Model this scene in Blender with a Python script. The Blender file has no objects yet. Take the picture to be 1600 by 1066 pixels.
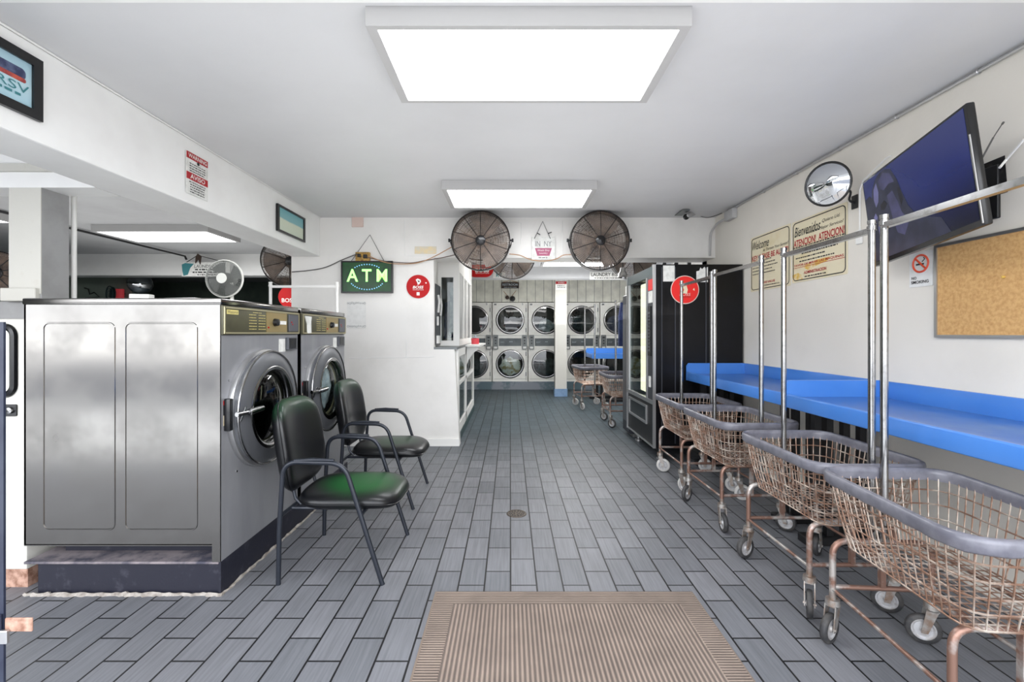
import bpy, bmesh, math, random
from mathutils import Vector, Matrix
random.seed(7)
PI = math.pi
C = bpy.context.scene.collection
F_PX = 711.0; VX = 797.0; VY = 521.0; H = 1.4

def W(px, py, Y):                                   # point of the place seen at (px, py) at depth Y
    return Vector(((px-VX)*Y/F_PX, Y, H-(py-VY)*Y/F_PX))

# ------------------------------------------------------------------ materials
def srgb(c):
    out = []
    for v in c:
        v = v/255.0
        out.append(v/12.92 if v <= 0.04045 else ((v+0.055)/1.055)**2.4)
    return (out[0], out[1], out[2], 1.0)

def nodes_of(m):
    m.use_nodes = True
    return m.node_tree.nodes, m.node_tree.links

def mat(name, rgb, rough=0.5, metal=0.0, rgb2=None, nscale=6.0, nlow=0.4, nhigh=0.65, bump=0.0, bscale=80.0,
        emit=None, estr=0.0, stretch=(1, 1, 1), spec=0.5, coat=0.0, rough2=None, detail=4.0):
    m = bpy.data.materials.new(name)
    N, L = nodes_of(m)
    b = N['Principled BSDF']
    b.inputs['Base Color'].default_value = srgb(rgb)
    b.inputs['Roughness'].default_value = rough
    b.inputs['Metallic'].default_value = metal
    b.inputs['Specular IOR Level'].default_value = spec
    b.inputs['Coat Weight'].default_value = coat
    if emit:
        b.inputs['Emission Color'].default_value = srgb(emit)
        b.inputs['Emission Strength'].default_value = estr
    if rgb2 or bump or rough2 is not None:
        g = N.new('ShaderNodeNewGeometry')
        mp = N.new('ShaderNodeMapping'); mp.inputs['Scale'].default_value = stretch
        L.new(g.outputs['Position'], mp.inputs['Vector'])
        nz = N.new('ShaderNodeTexNoise'); nz.inputs['Scale'].default_value = nscale
        nz.inputs['Detail'].default_value = detail; nz.inputs['Roughness'].default_value = 0.6
        L.new(mp.outputs['Vector'], nz.inputs['Vector'])
        rp = N.new('ShaderNodeMapRange')
        rp.inputs['From Min'].default_value = nlow; rp.inputs['From Max'].default_value = nhigh
        L.new(nz.outputs['Fac'], rp.inputs['Value'])
        if rgb2:
            mx = N.new('ShaderNodeMix'); mx.data_type = 'RGBA'
            mx.inputs[6].default_value = srgb(rgb); mx.inputs[7].default_value = srgb(rgb2)
            L.new(rp.outputs['Result'], mx.inputs[0]); L.new(mx.outputs[2], b.inputs['Base Color'])
        if rough2 is not None:
            rr = N.new('ShaderNodeMapRange')
            rr.inputs['To Min'].default_value = rough; rr.inputs['To Max'].default_value = rough2
            L.new(rp.outputs['Result'], rr.inputs['Value']); L.new(rr.outputs['Result'], b.inputs['Roughness'])
        if bump:
            n2 = N.new('ShaderNodeTexNoise'); n2.inputs['Scale'].default_value = bscale
            n2.inputs['Detail'].default_value = 3.0
            L.new(mp.outputs['Vector'], n2.inputs['Vector'])
            bp = N.new('ShaderNodeBump'); bp.inputs['Strength'].default_value = bump; bp.inputs['Distance'].default_value = 0.004
            L.new(n2.outputs['Fac'], bp.inputs['Height']); L.new(bp.outputs['Normal'], b.inputs['Normal'])
    return m

def glass_mat(name, tint, refl=0.12, trans=0.85):
    m = bpy.data.materials.new(name)
    N, L = nodes_of(m)
    N.remove(N['Principled BSDF'])
    out = [n for n in N if n.type == 'OUTPUT_MATERIAL'][0]
    tr = N.new('ShaderNodeBsdfTransparent'); tr.inputs['Color'].default_value = srgb(tint)
    gl = N.new('ShaderNodeBsdfGlossy'); gl.inputs['Roughness'].default_value = 0.02
    lw = N.new('ShaderNodeLayerWeight'); lw.inputs['Blend'].default_value = 0.5
    fr = N.new('ShaderNodeMath'); fr.operation = 'POWER'; fr.inputs[1].default_value = 5.0; L.new(lw.outputs['Facing'], fr.inputs[0])
    ad = N.new('ShaderNodeMath'); ad.operation = 'ADD'; ad.inputs[1].default_value = refl; ad.use_clamp = True
    L.new(fr.outputs[0], ad.inputs[0])
    mx = N.new('ShaderNodeMixShader')
    L.new(ad.outputs[0], mx.inputs['Fac']); L.new(tr.outputs[0], mx.inputs[1]); L.new(gl.outputs[0], mx.inputs[2])
    L.new(mx.outputs[0], out.inputs['Surface'])
    return m

def floor_material():
    m = bpy.data.materials.new('combed_grey_floor_tile')
    N, L = nodes_of(m); b = N['Principled BSDF']
    g = N.new('ShaderNodeNewGeometry'); s = N.new('ShaderNodeSeparateXYZ'); L.new(g.outputs['Position'], s.inputs[0])
    sx = N.new('ShaderNodeMath'); sx.operation = 'ADD'; sx.inputs[1].default_value = 29.3-0.0375; L.new(s.outputs['Y'], sx.inputs[0])
    sy = N.new('ShaderNodeMath'); sy.operation = 'ADD'; sy.inputs[1].default_value = 14.5-0.003; L.new(s.outputs['X'], sy.inputs[0])
    cb = N.new('ShaderNodeCombineXYZ'); L.new(sx.outputs[0], cb.inputs[0]); L.new(sy.outputs[0], cb.inputs[1])
    br = N.new('ShaderNodeTexBrick'); br.offset = 0.5; br.offset_frequency = 2; br.squash_frequency = 2
    br.inputs['Scale'].default_value = 1.0; br.inputs['Brick Width'].default_value = 0.293
    br.inputs['Row Height'].default_value = 0.145; br.inputs['Mortar Size'].default_value = 0.0050
    br.inputs['Mortar Smooth'].default_value = 0.2; br.inputs['Bias'].default_value = 0.0
    br.inputs['Color1'].default_value = srgb((101, 103, 107)); br.inputs['Color2'].default_value = srgb((115, 116, 120))
    br.inputs['Mortar'].default_value = srgb((20, 20, 22))
    L.new(cb.outputs[0], br.inputs['Vector'])
    # combed ridges along the tile
    mp = N.new('ShaderNodeMapping'); mp.inputs['Scale'].default_value = (95, 3.2, 1); L.new(g.outputs['Position'], mp.inputs['Vector'])
    nz = N.new('ShaderNodeTexNoise'); nz.inputs['Scale'].default_value = 1.0; nz.inputs['Detail'].default_value = 3.0
    L.new(mp.outputs[0], nz.inputs['Vector'])
    r1 = N.new('ShaderNodeMapRange'); r1.inputs['From Min'].default_value = 0.35; r1.inputs['From Max'].default_value = 0.62
    r1.inputs['To Min'].default_value = 0.84; r1.inputs['To Max'].default_value = 1.06; L.new(nz.outputs['Fac'], r1.inputs['Value'])
    # worn / dirty patches
    n3 = N.new('ShaderNodeTexNoise'); n3.inputs['Scale'].default_value = 1.4; n3.inputs['Detail'].default_value = 5.0
    L.new(g.outputs['Position'], n3.inputs['Vector'])
    r3 = N.new('ShaderNodeMapRange'); r3.inputs['From Min'].default_value = 0.3; r3.inputs['From Max'].default_value = 0.7
    r3.inputs['To Min'].default_value = 0.86; r3.inputs['To Max'].default_value = 1.1; L.new(n3.outputs['Fac'], r3.inputs['Value'])
    # tile colour shifts to a darker blue-green towards the dryer room
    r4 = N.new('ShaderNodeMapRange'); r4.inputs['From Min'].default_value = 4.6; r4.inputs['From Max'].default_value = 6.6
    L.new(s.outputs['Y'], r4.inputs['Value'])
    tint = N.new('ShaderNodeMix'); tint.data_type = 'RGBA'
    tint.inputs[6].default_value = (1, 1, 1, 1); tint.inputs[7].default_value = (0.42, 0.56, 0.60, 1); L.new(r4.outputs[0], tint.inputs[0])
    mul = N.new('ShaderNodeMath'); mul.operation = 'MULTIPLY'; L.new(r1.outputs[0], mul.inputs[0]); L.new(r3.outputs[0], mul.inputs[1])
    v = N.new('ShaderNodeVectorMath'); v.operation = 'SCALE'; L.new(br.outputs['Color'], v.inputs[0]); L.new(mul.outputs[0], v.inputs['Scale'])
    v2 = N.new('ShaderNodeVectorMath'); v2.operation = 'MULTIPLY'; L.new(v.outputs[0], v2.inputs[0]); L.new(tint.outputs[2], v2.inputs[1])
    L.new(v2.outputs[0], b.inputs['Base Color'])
    b.inputs['Roughness'].default_value = 0.46; b.inputs['Specular IOR Level'].default_value = 0.4
    iv = N.new('ShaderNodeMath'); iv.operation = 'SUBTRACT'; iv.inputs[0].default_value = 1.0; L.new(br.outputs['Fac'], iv.inputs[1])
    ad = N.new('ShaderNodeMath'); ad.operation = 'MULTIPLY_ADD'; ad.inputs[1].default_value = 0.25
    L.new(nz.outputs['Fac'], ad.inputs[0]); L.new(iv.outputs[0], ad.inputs[2])
    bp = N.new('ShaderNodeBump'); bp.inputs['Strength'].default_value = 0.5; bp.inputs['Distance'].default_value = 0.004
    L.new(ad.outputs[0], bp.inputs['Height']); L.new(bp.outputs['Normal'], b.inputs['Normal'])
    return m

def stripe_mat(name, c1, c2, axis, pitch, rough=0.8, duty=0.5, bump=0.5, soft=0.15, dist=0.004):
    m = bpy.data.materials.new(name)
    N, L = nodes_of(m); b = N['Principled BSDF']
    g = N.new('ShaderNodeNewGeometry'); s = N.new('ShaderNodeSeparateXYZ'); L.new(g.outputs['Position'], s.inputs[0])
    d = N.new('ShaderNodeMath'); d.operation = 'MULTIPLY'; d.inputs[1].default_value = 1.0/pitch; L.new(s.outputs[axis], d.inputs[0])
    f = N.new('ShaderNodeMath'); f.operation = 'FRACT'; L.new(d.outputs[0], f.inputs[0])
    a = N.new('ShaderNodeMath'); a.operation = 'SUBTRACT'; a.inputs[1].default_value = 0.5; L.new(f.outputs[0], a.inputs[0])
    ab = N.new('ShaderNodeMath'); ab.operation = 'ABSOLUTE'; L.new(a.outputs[0], ab.inputs[0])
    r = N.new('ShaderNodeMapRange'); r.inputs['From Min'].default_value = duty/2-soft/2; r.inputs['From Max'].default_value = duty/2+soft/2
    L.new(ab.outputs[0], r.inputs['Value'])
    nz = N.new('ShaderNodeTexNoise'); nz.inputs['Scale'].default_value = 5.0; nz.inputs['Detail'].default_value = 6.0
    L.new(g.outputs['Position'], nz.inputs['Vector'])
    r2 = N.new('ShaderNodeMapRange'); r2.inputs['From Min'].default_value = 0.3; r2.inputs['From Max'].default_value = 0.7
    r2.inputs['To Min'].default_value = 0.82; r2.inputs['To Max'].default_value = 1.12; L.new(nz.outputs['Fac'], r2.inputs['Value'])
    mx = N.new('ShaderNodeMix'); mx.data_type = 'RGBA'; mx.inputs[6].default_value = srgb(c1); mx.inputs[7].default_value = srgb(c2)
    L.new(r.outputs[0], mx.inputs[0])
    v = N.new('ShaderNodeVectorMath'); v.operation = 'SCALE'; L.new(mx.outputs[2], v.inputs[0]); L.new(r2.outputs[0], v.inputs['Scale'])
    L.new(v.outputs[0], b.inputs['Base Color']); b.inputs['Roughness'].default_value = rough
    iv = N.new('ShaderNodeMath'); iv.operation = 'SUBTRACT'; iv.inputs[0].default_value = 1.0; L.new(r.outputs[0], iv.inputs[1])
    bp = N.new('ShaderNodeBump'); bp.inputs['Strength'].default_value = bump; bp.inputs['Distance'].default_value = dist
    L.new(iv.outputs[0], bp.inputs['Height']); L.new(bp.outputs['Normal'], b.inputs['Normal'])
    return m

def ramp_mat(name, stops, axis, lo, hi, rough=0.5, noise=0.0, emit=0.0, nscale=8.0, obj=False):
    m = bpy.data.materials.new(name)
    N, L = nodes_of(m); b = N['Principled BSDF']
    if obj:
        g = N.new('ShaderNodeTexCoord'); src = g.outputs['Object']
    else:
        g = N.new('ShaderNodeNewGeometry'); src = g.outputs['Position']
    s = N.new('ShaderNodeSeparateXYZ'); L.new(src, s.inputs[0])
    r = N.new('ShaderNodeMapRange'); r.inputs['From Min'].default_value = lo; r.inputs['From Max'].default_value = hi
    L.new(s.outputs[axis], r.inputs['Value'])
    nz = N.new('ShaderNodeTexNoise'); nz.inputs['Scale'].default_value = nscale; nz.inputs['Detail'].default_value = 5.0; L.new(src, nz.inputs['Vector'])
    ma = N.new('ShaderNodeMath'); ma.operation = 'MULTIPLY_ADD'; ma.inputs[1].default_value = noise
    sub = N.new('ShaderNodeMath'); sub.operation = 'SUBTRACT'; sub.inputs[1].default_value = 0.5; L.new(nz.outputs['Fac'], sub.inputs[0])
    L.new(sub.outputs[0], ma.inputs[0]); L.new(r.outputs[0], ma.inputs[2])
    cr = N.new('ShaderNodeValToRGB'); L.new(ma.outputs[0], cr.inputs['Fac'])
    el = cr.color_ramp.elements
    el[0].position = stops[0][0]; el[0].color = srgb(stops[0][1]); el[1].position = stops[-1][0]; el[1].color = srgb(stops[-1][1])
    for p, c in stops[1:-1]:
        e = el.new(p); e.color = srgb(c)
    L.new(cr.outputs[0], b.inputs['Base Color']); b.inputs['Roughness'].default_value = rough
    if emit:
        L.new(cr.outputs[0], b.inputs['Emission Color']); b.inputs['Emission Strength'].default_value = emit
    return m

M = {}
M['wall'] = mat('white_painted_wall', (232, 230, 226), 0.6, rgb2=(218, 216, 211), nscale=1.7, nlow=0.45, nhigh=0.8, bump=0.15, bscale=60)
M['wallr'] = mat('cream_painted_wall', (224, 219, 209), 0.6, rgb2=(212, 207, 197), nscale=1.5, nlow=0.5, nhigh=0.85, bump=0.15, bscale=60)
M['ceil'] = mat('pale_grey_painted_ceiling', (208, 208, 209), 0.5, rgb2=(199, 199, 200), nscale=1.1, nlow=0.4, nhigh=0.8, bump=0.1, bscale=40)
M['ceil2'] = mat('grey_ceiling_of_side_room', (188, 189, 190), 0.6, rgb2=(176, 176, 178), nscale=1.3)
M['beam'] = mat('white_painted_beam', (236, 236, 234), 0.5, rgb2=(228, 227, 225), nscale=1.6, bump=0.08, bscale=50)
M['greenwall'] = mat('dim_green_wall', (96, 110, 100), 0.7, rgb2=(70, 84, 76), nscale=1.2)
M['greenlight'] = mat('pale_green_wall', (140, 152, 142), 0.7, rgb2=(120, 132, 122), nscale=1.4)
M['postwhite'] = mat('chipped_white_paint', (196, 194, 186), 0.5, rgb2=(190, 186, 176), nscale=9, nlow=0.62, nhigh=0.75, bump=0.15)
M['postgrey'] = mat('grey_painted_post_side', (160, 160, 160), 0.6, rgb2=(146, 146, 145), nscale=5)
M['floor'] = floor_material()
M['panel'] = stripe_mat('grooved_cream_panelling', (226, 225, 212), (160, 158, 148), 'X', 0.21, 0.6, duty=0.93, bump=0.3, soft=0.04)
M['tilebase'] = mat('slate_blue_base_tile', (84, 104, 112), 0.35, rgb2=(128, 134, 142), nscale=1.9, nlow=0.46, nhigh=0.54)
M['bluebase'] = mat('faded_blue_paint', (120, 148, 180), 0.6, rgb2=(100, 128, 160), nscale=8)
M['teal'] = mat('dark_teal_paint', (52, 72, 74), 0.5)
M['steel'] = mat('scuffed_brushed_stainless_steel', (136, 134, 131), 0.14, 1.0, rgb2=(108, 106, 103), nscale=2.2, nlow=0.45, nhigh=0.85, bump=0.03, bscale=4, rough2=0.36)
M['steelfront'] = mat('dull_grey_steel_front', (152, 153, 156), 0.4, 0.4, rgb2=(134, 135, 139), nscale=2.5, stretch=(1, 1, 0.3), bump=0.04)
M['steeldark'] = mat('dark_steel_door', (104, 106, 110), 0.35, 0.5)
M['chrome'] = mat('polished_chrome', (158, 158, 158), 0.18, 1.0, rgb2=(122, 120, 117), nscale=30, nlow=0.5, nhigh=0.8)
M['chromerust'] = mat('chrome_with_rust_spots', (200, 198, 194), 0.25, 1.0, rgb2=(130, 84, 58), nscale=26, nlow=0.62, nhigh=0.72)
M['alu'] = mat('satin_aluminium', (190, 190, 190), 0.35, 0.9)
M['plinth'] = mat('scuffed_navy_paint', (22, 23, 36), 0.45, rgb2=(58, 58, 68), nscale=14, nlow=0.58, nhigh=0.8, bump=0.1)
M['plinthtop'] = mat('dusty_plinth_top', (126, 118, 120), 0.8, rgb2=(60, 60, 72), nscale=10)
M['black'] = mat('black_gloss_plastic', (16, 16, 18), 0.25)
M['blackm'] = mat('black_matt_metal', (20, 20, 22), 0.5)
M['blackv'] = mat('scuffed_black_side_panel', (4, 4, 7), 0.3, spec=0.3, rgb2=(12, 12, 18), nscale=6, nlow=0.5, nhigh=0.8)
M['gunmetal'] = mat('blue_black_tube_paint', (34, 38, 46), 0.35, 0.3)
M['vinyl'] = mat('black_vinyl', (8, 9, 12), 0.32, spec=0.4, bump=0.05, bscale=120)
M['olive'] = mat('olive_control_panel', (84, 82, 62), 0.4, 0.2, rgb2=(72, 70, 54), nscale=5)
M['gold'] = mat('gold_plate', (154, 136, 92), 0.4, 0.4)
M['goldtrim'] = mat('pale_gold_trim', (180, 172, 138), 0.35, 0.6)
M['goldtext'] = mat('pale_gold_print', (206, 192, 120), 0.5)
M['coin'] = mat('grey_coin_plate', (96, 98, 104), 0.4, 0.5)
M['white'] = mat('white_paint', (232, 231, 227), 0.45)
M['whiteenamel'] = mat('white_enamel', (240, 239, 232), 0.3, rgb2=(228, 226, 218), nscale=3)
M['paper'] = mat('white_paper', (226, 226, 222), 0.7, rgb2=(205, 205, 200), nscale=20)
M['oldpaper'] = mat('faded_paper_on_wall', (228, 228, 225), 0.7, rgb2=(220, 220, 217), nscale=20)
M['red'] = mat('red_sign_print', (180, 6, 12), 0.5, spec=0.3)
M['redpale'] = mat('sun_faded_red_print', (226, 44, 40), 0.5, spec=0.3)
M['darkred'] = mat('dark_red_print', (168, 24, 34), 0.5)
M['magenta'] = mat('plum_print', (168, 86, 116), 0.6)
M['blackp'] = mat('black_print', (26, 26, 28), 0.6)
M['greyp'] = mat('grey_print', (120, 120, 122), 0.6)
M['tealp'] = mat('teal_print', (58, 122, 128), 0.6)
M['cream'] = mat('aged_cream_sign_board', (222, 212, 182), 0.5, rgb2=(212, 196, 148), nscale=3.2, nlow=0.55, nhigh=0.8)
M['stain'] = mat('yellow_glue_stain', (214, 176, 84), 0.6, rgb2=(222, 206, 168), nscale=14, nlow=0.45, nhigh=0.6)
M['pinkp'] = mat('faded_pink_paper', (218, 196, 186), 0.7)
M['tanp'] = mat('faded_tan_label', (222, 204, 164), 0.7, rgb2=(212, 206, 192), nscale=25)
M['wood'] = mat('dark_stained_wood', (62, 46, 36), 0.6, rgb2=(40, 30, 24), nscale=20)
M['junction'] = mat('yellow_plastic_box', (190, 150, 70), 0.5, rgb2=(120, 88, 40), nscale=30)
M['cord'] = mat('brown_grey_cord', (96, 78, 68), 0.5)
M['cordo'] = mat('orange_brown_cord', (176, 132, 92), 0.5)
M['cordg'] = mat('grey_cord', (84, 82, 80), 0.5)
M['blue'] = mat('glossy_blue_fibreglass', (64, 122, 200), 0.3, rgb2=(72, 128, 204), nscale=2, coat=0.3)
M['bluetop'] = mat('worn_blue_tabletop', (54, 98, 166), 0.3, rgb2=(112, 134, 166), nscale=1.8, nlow=0.55, nhigh=0.8, coat=0.3)
M['rust'] = mat('rusty_chrome_wire', (196, 186, 174), 0.4, 0.55, rgb2=(140, 110, 92), nscale=13, nlow=0.34, nhigh=0.56)
M['rustf'] = mat('rusted_tube_frame', (178, 173, 168), 0.4, 0.6, rgb2=(134, 104, 91), nscale=9, nlow=0.36, nhigh=0.5, bump=0.1)
M['rubber'] = mat('grey_rubber_bumper', (112, 112, 120), 0.3, rgb2=(92, 92, 101), nscale=15)
M['tyre'] = mat('dark_grey_rubber_tyre', (44, 44, 46), 0.6, rgb2=(66, 64, 62), nscale=30)
M['tyrew'] = mat('worn_white_wheel', (186, 184, 180), 0.5)
M['hubw'] = mat('white_wheel_disc', (176, 176, 178), 0.4, 0.2, rgb2=(150, 146, 142), nscale=40)
M['galv'] = mat('galvanised_fork', (166, 164, 160), 0.4, 0.7, rgb2=(140, 120, 106), nscale=22)
M['dust'] = mat('dusty_brown_fan_wire', (78, 68, 62), 0.6, rgb2=(124, 106, 92), nscale=14)
M['blade'] = mat('dusty_fan_blade', (176, 166, 158), 0.6, rgb2=(146, 136, 130), nscale=8)
M['blackw'] = mat('black_fan_wire', (26, 25, 26), 0.4)
M['cork'] = mat('cork', (208, 166, 110), 0.85, rgb2=(184, 140, 86), nscale=55, nlow=0.4, nhigh=0.7, bump=0.3, bscale=120)
M['mirror'] = mat('mirror_glass', (205, 208, 212), 0.03, 1.0)
M['screen'] = ramp_mat('dark_blue_television_picture', [(0.0, (6, 8, 18)), (0.3, (16, 22, 54)), (0.6, (24, 34, 84)), (1.0, (34, 42, 88))], 'Z', -0.29, 0.29, 0.2, 0.35, 0.28, 2.5, True)
M['face1'] = mat('dim_lilac_grey_picture', (60, 60, 92), 0.3, rgb2=(30, 32, 54), nscale=7, emit=(92, 92, 134), estr=0.12)
M['face2'] = mat('slate_picture_shadow', (26, 29, 44), 0.3, rgb2=(42, 45, 64), nscale=9, emit=(50, 54, 80), estr=0.1)
M['face3'] = mat('pale_lilac_picture_light', (88, 88, 122), 0.3, rgb2=(96, 96, 140), nscale=12, emit=(120, 120, 170), estr=0.12)
M['face4'] = mat('black_picture_shadow', (14, 15, 28), 0.3)
M['ledgreen'] = mat('lit_green_led', (170, 255, 150), 0.4, emit=(150, 255, 120), estr=1.0)
M['ledblue'] = mat('lit_pale_blue_led', (130, 180, 230), 0.4, emit=(110, 180, 220), estr=0.6)
M['diff'] = mat('lit_white_diffuser', (240, 242, 244), 0.5, emit=(250, 252, 255), estr=7.0)
M['fixture'] = mat('white_fixture_frame', (176, 175, 174), 0.5)
M['clothblue'] = mat('navy_cloth', (34, 44, 84), 0.9, rgb2=(60, 76, 112), nscale=7)
M['clothwhite'] = mat('pale_cloth', (190, 198, 204), 0.9, rgb2=(130, 142, 150), nscale=9)
M['laundry'] = mat('mixed_laundry', (246, 246, 238), 0.9, rgb2=(176, 158, 96), nscale=7, nlow=0.45, nhigh=0.55)
M['laundryd'] = mat('dark_laundry', (72, 82, 84), 0.9, rgb2=(28, 32, 36), nscale=9)
M['drum'] = mat('perforated_drum', (70, 72, 74), 0.4, 0.8, rgb2=(20, 20, 22), nscale=90, nlow=0.5, nhigh=0.56)
M['drumdark'] = mat('dark_dryer_drum', (34, 38, 38), 0.5, 0.4)
M['glass'] = glass_mat('dark_door_glass', (120, 126, 128), 0.06)
M['glassd'] = glass_mat('dryer_door_glass', (190, 200, 196), 0.08)
M['glassc'] = glass_mat('clear_display_glass', (225, 232, 230), 0.05)
M['tube'] = mat('lit_cream_tube', (250, 244, 220), 0.4, emit=(255, 246, 214), estr=1.6)
M['strip'] = mat('slate_control_strip', (92, 98, 100), 0.4, 0.3, rgb2=(76, 82, 84), nscale=6)
M['greybox'] = mat('grey_metal_box', (112, 116, 116), 0.4, 0.4)
M['fangrey'] = mat('grey_fan_mesh', (112, 114, 110), 0.6)
M['fanwhite'] = mat('off_white_fan_plastic', (206, 206, 198), 0.5)
M['mat_a'] = stripe_mat('ribbed_brown_mat', (142, 126, 114), (92, 82, 75), 'X', 0.0205, 0.95, 0.55, 0.8, 0.3, 0.006)
M['mat_b'] = stripe_mat('cross_ribbed_brown_mat', (142, 126, 114), (92, 82, 75), 'Y', 0.0155, 0.95, 0.55, 0.8, 0.3, 0.006)
M['matedge'] = mat('dusty_mat_edge', (122, 108, 96), 0.95)
M['drain'] = mat('tarnished_drain', (98, 88, 78), 0.5, 0.6, rgb2=(62, 58, 54), nscale=60)
M['rustplate'] = mat('rusty_peach_plate', (176, 142, 124), 0.7, rgb2=(120, 84, 66), nscale=25)
M['concrete'] = mat('rough_grout_edge', (166, 160, 152), 0.9, rgb2=(120, 112, 104), nscale=22, bump=0.5, bscale=50)
M['navypost'] = mat('navy_post_paint', (24, 30, 50), 0.5, rgb2=(40, 46, 62), nscale=10)
M['ship'] = ramp_mat('pale_blue_poster', [(0.0, (150, 188, 204)), (0.5, (180, 208, 216)), (1.0, (146, 180, 196))], 'Z', 2.45, 2.75, 0.5, 0.3)
M['landscape'] = ramp_mat('teal_and_cream_print', [(0.0, (196, 206, 188)), (0.5, (206, 212, 192)), (0.56, (128, 176, 180)), (1.0, (112, 170, 178))], 'Z', 2.45, 2.70, 0.5, 0.12)
M['redblur'] = mat('orange_red_print', (190, 84, 66), 0.5, rgb2=(120, 40, 50), nscale=20)
M['navyp'] = mat('navy_print', (44, 50, 84), 0.5, rgb2=(90, 100, 130), nscale=20)
M['atmface'] = mat('glowing_green_led_panel', (4, 36, 14), 0.3, rgb2=(8, 70, 24), nscale=5, emit=(6, 80, 28), estr=0.16)
M['hole'] = mat('ragged_black_patch', (14, 13, 13), 0.9, rgb2=(44, 40, 38), nscale=40, nlow=0.55, nhigh=0.7)
M['greyblack'] = mat('charcoal_cabinet', (58, 60, 66), 0.4, 0.3)
M['bottle'] = mat('pink_red_plastic', (214, 70, 80), 0.5)

# black seat vinyl with its green sheen painted into the colour
def seat_green_sheen(name, r, sx, sy):
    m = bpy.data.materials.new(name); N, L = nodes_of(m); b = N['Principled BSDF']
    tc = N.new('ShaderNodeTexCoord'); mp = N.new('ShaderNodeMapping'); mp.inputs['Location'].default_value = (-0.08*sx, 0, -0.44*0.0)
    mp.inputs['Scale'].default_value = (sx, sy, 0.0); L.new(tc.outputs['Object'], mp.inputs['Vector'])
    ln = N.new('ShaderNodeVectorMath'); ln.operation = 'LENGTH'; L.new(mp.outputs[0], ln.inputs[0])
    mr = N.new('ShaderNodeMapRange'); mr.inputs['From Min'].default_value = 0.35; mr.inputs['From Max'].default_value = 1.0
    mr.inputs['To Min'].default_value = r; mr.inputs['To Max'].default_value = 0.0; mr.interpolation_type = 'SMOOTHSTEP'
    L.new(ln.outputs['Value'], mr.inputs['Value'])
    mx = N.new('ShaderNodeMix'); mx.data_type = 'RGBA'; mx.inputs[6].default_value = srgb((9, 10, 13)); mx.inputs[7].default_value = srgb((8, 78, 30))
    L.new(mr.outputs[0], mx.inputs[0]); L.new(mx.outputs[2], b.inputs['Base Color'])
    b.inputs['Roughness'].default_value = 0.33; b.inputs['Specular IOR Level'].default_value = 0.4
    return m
M['seat1'] = seat_green_sheen('black_vinyl_painted_green_sheen', 0.95, 3.3, 3.6)
M['seat2'] = seat_green_sheen('black_vinyl_faint_green_sheen', 0.35, 4.0, 4.4)
M['back1'] = ramp_mat('black_vinyl_green_sheen_top', [(0.0, (8, 9, 12)), (0.8, (8, 9, 12)), (1.0, (8, 50, 26))], 'Z', 0.46, 0.99, 0.33, 0.0, 0.0, 8.0, True)  # the same green sheen painted into the top of the backrest

# ------------------------------------------------------------------ mesh builder
def frame(o, facing='-Y', tilt=0.0, roll=0.0, yaw=0.0):
    n = {'-Y': Vector((0, -1, 0)), '-X': Vector((-1, 0, 0)), '+X': Vector((1, 0, 0)), '-Z': Vector((0, 0, -1)), '+Z': Vector((0, 0, 1))}[facing]
    v = Vector((0, 1, 0)) if 'Z' in facing else Vector((0, 0, 1))
    u = v.cross(n)
    Mx = Matrix((u, v, n)).transposed().to_4x4()
    R = Matrix.Rotation(yaw, 4, 'Z')
    T = Matrix.Rotation(tilt, 4, 'X') @ Matrix.Rotation(roll, 4, 'Z')
    return Matrix.Translation(Vector(o)) @ R @ Mx @ T

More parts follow.
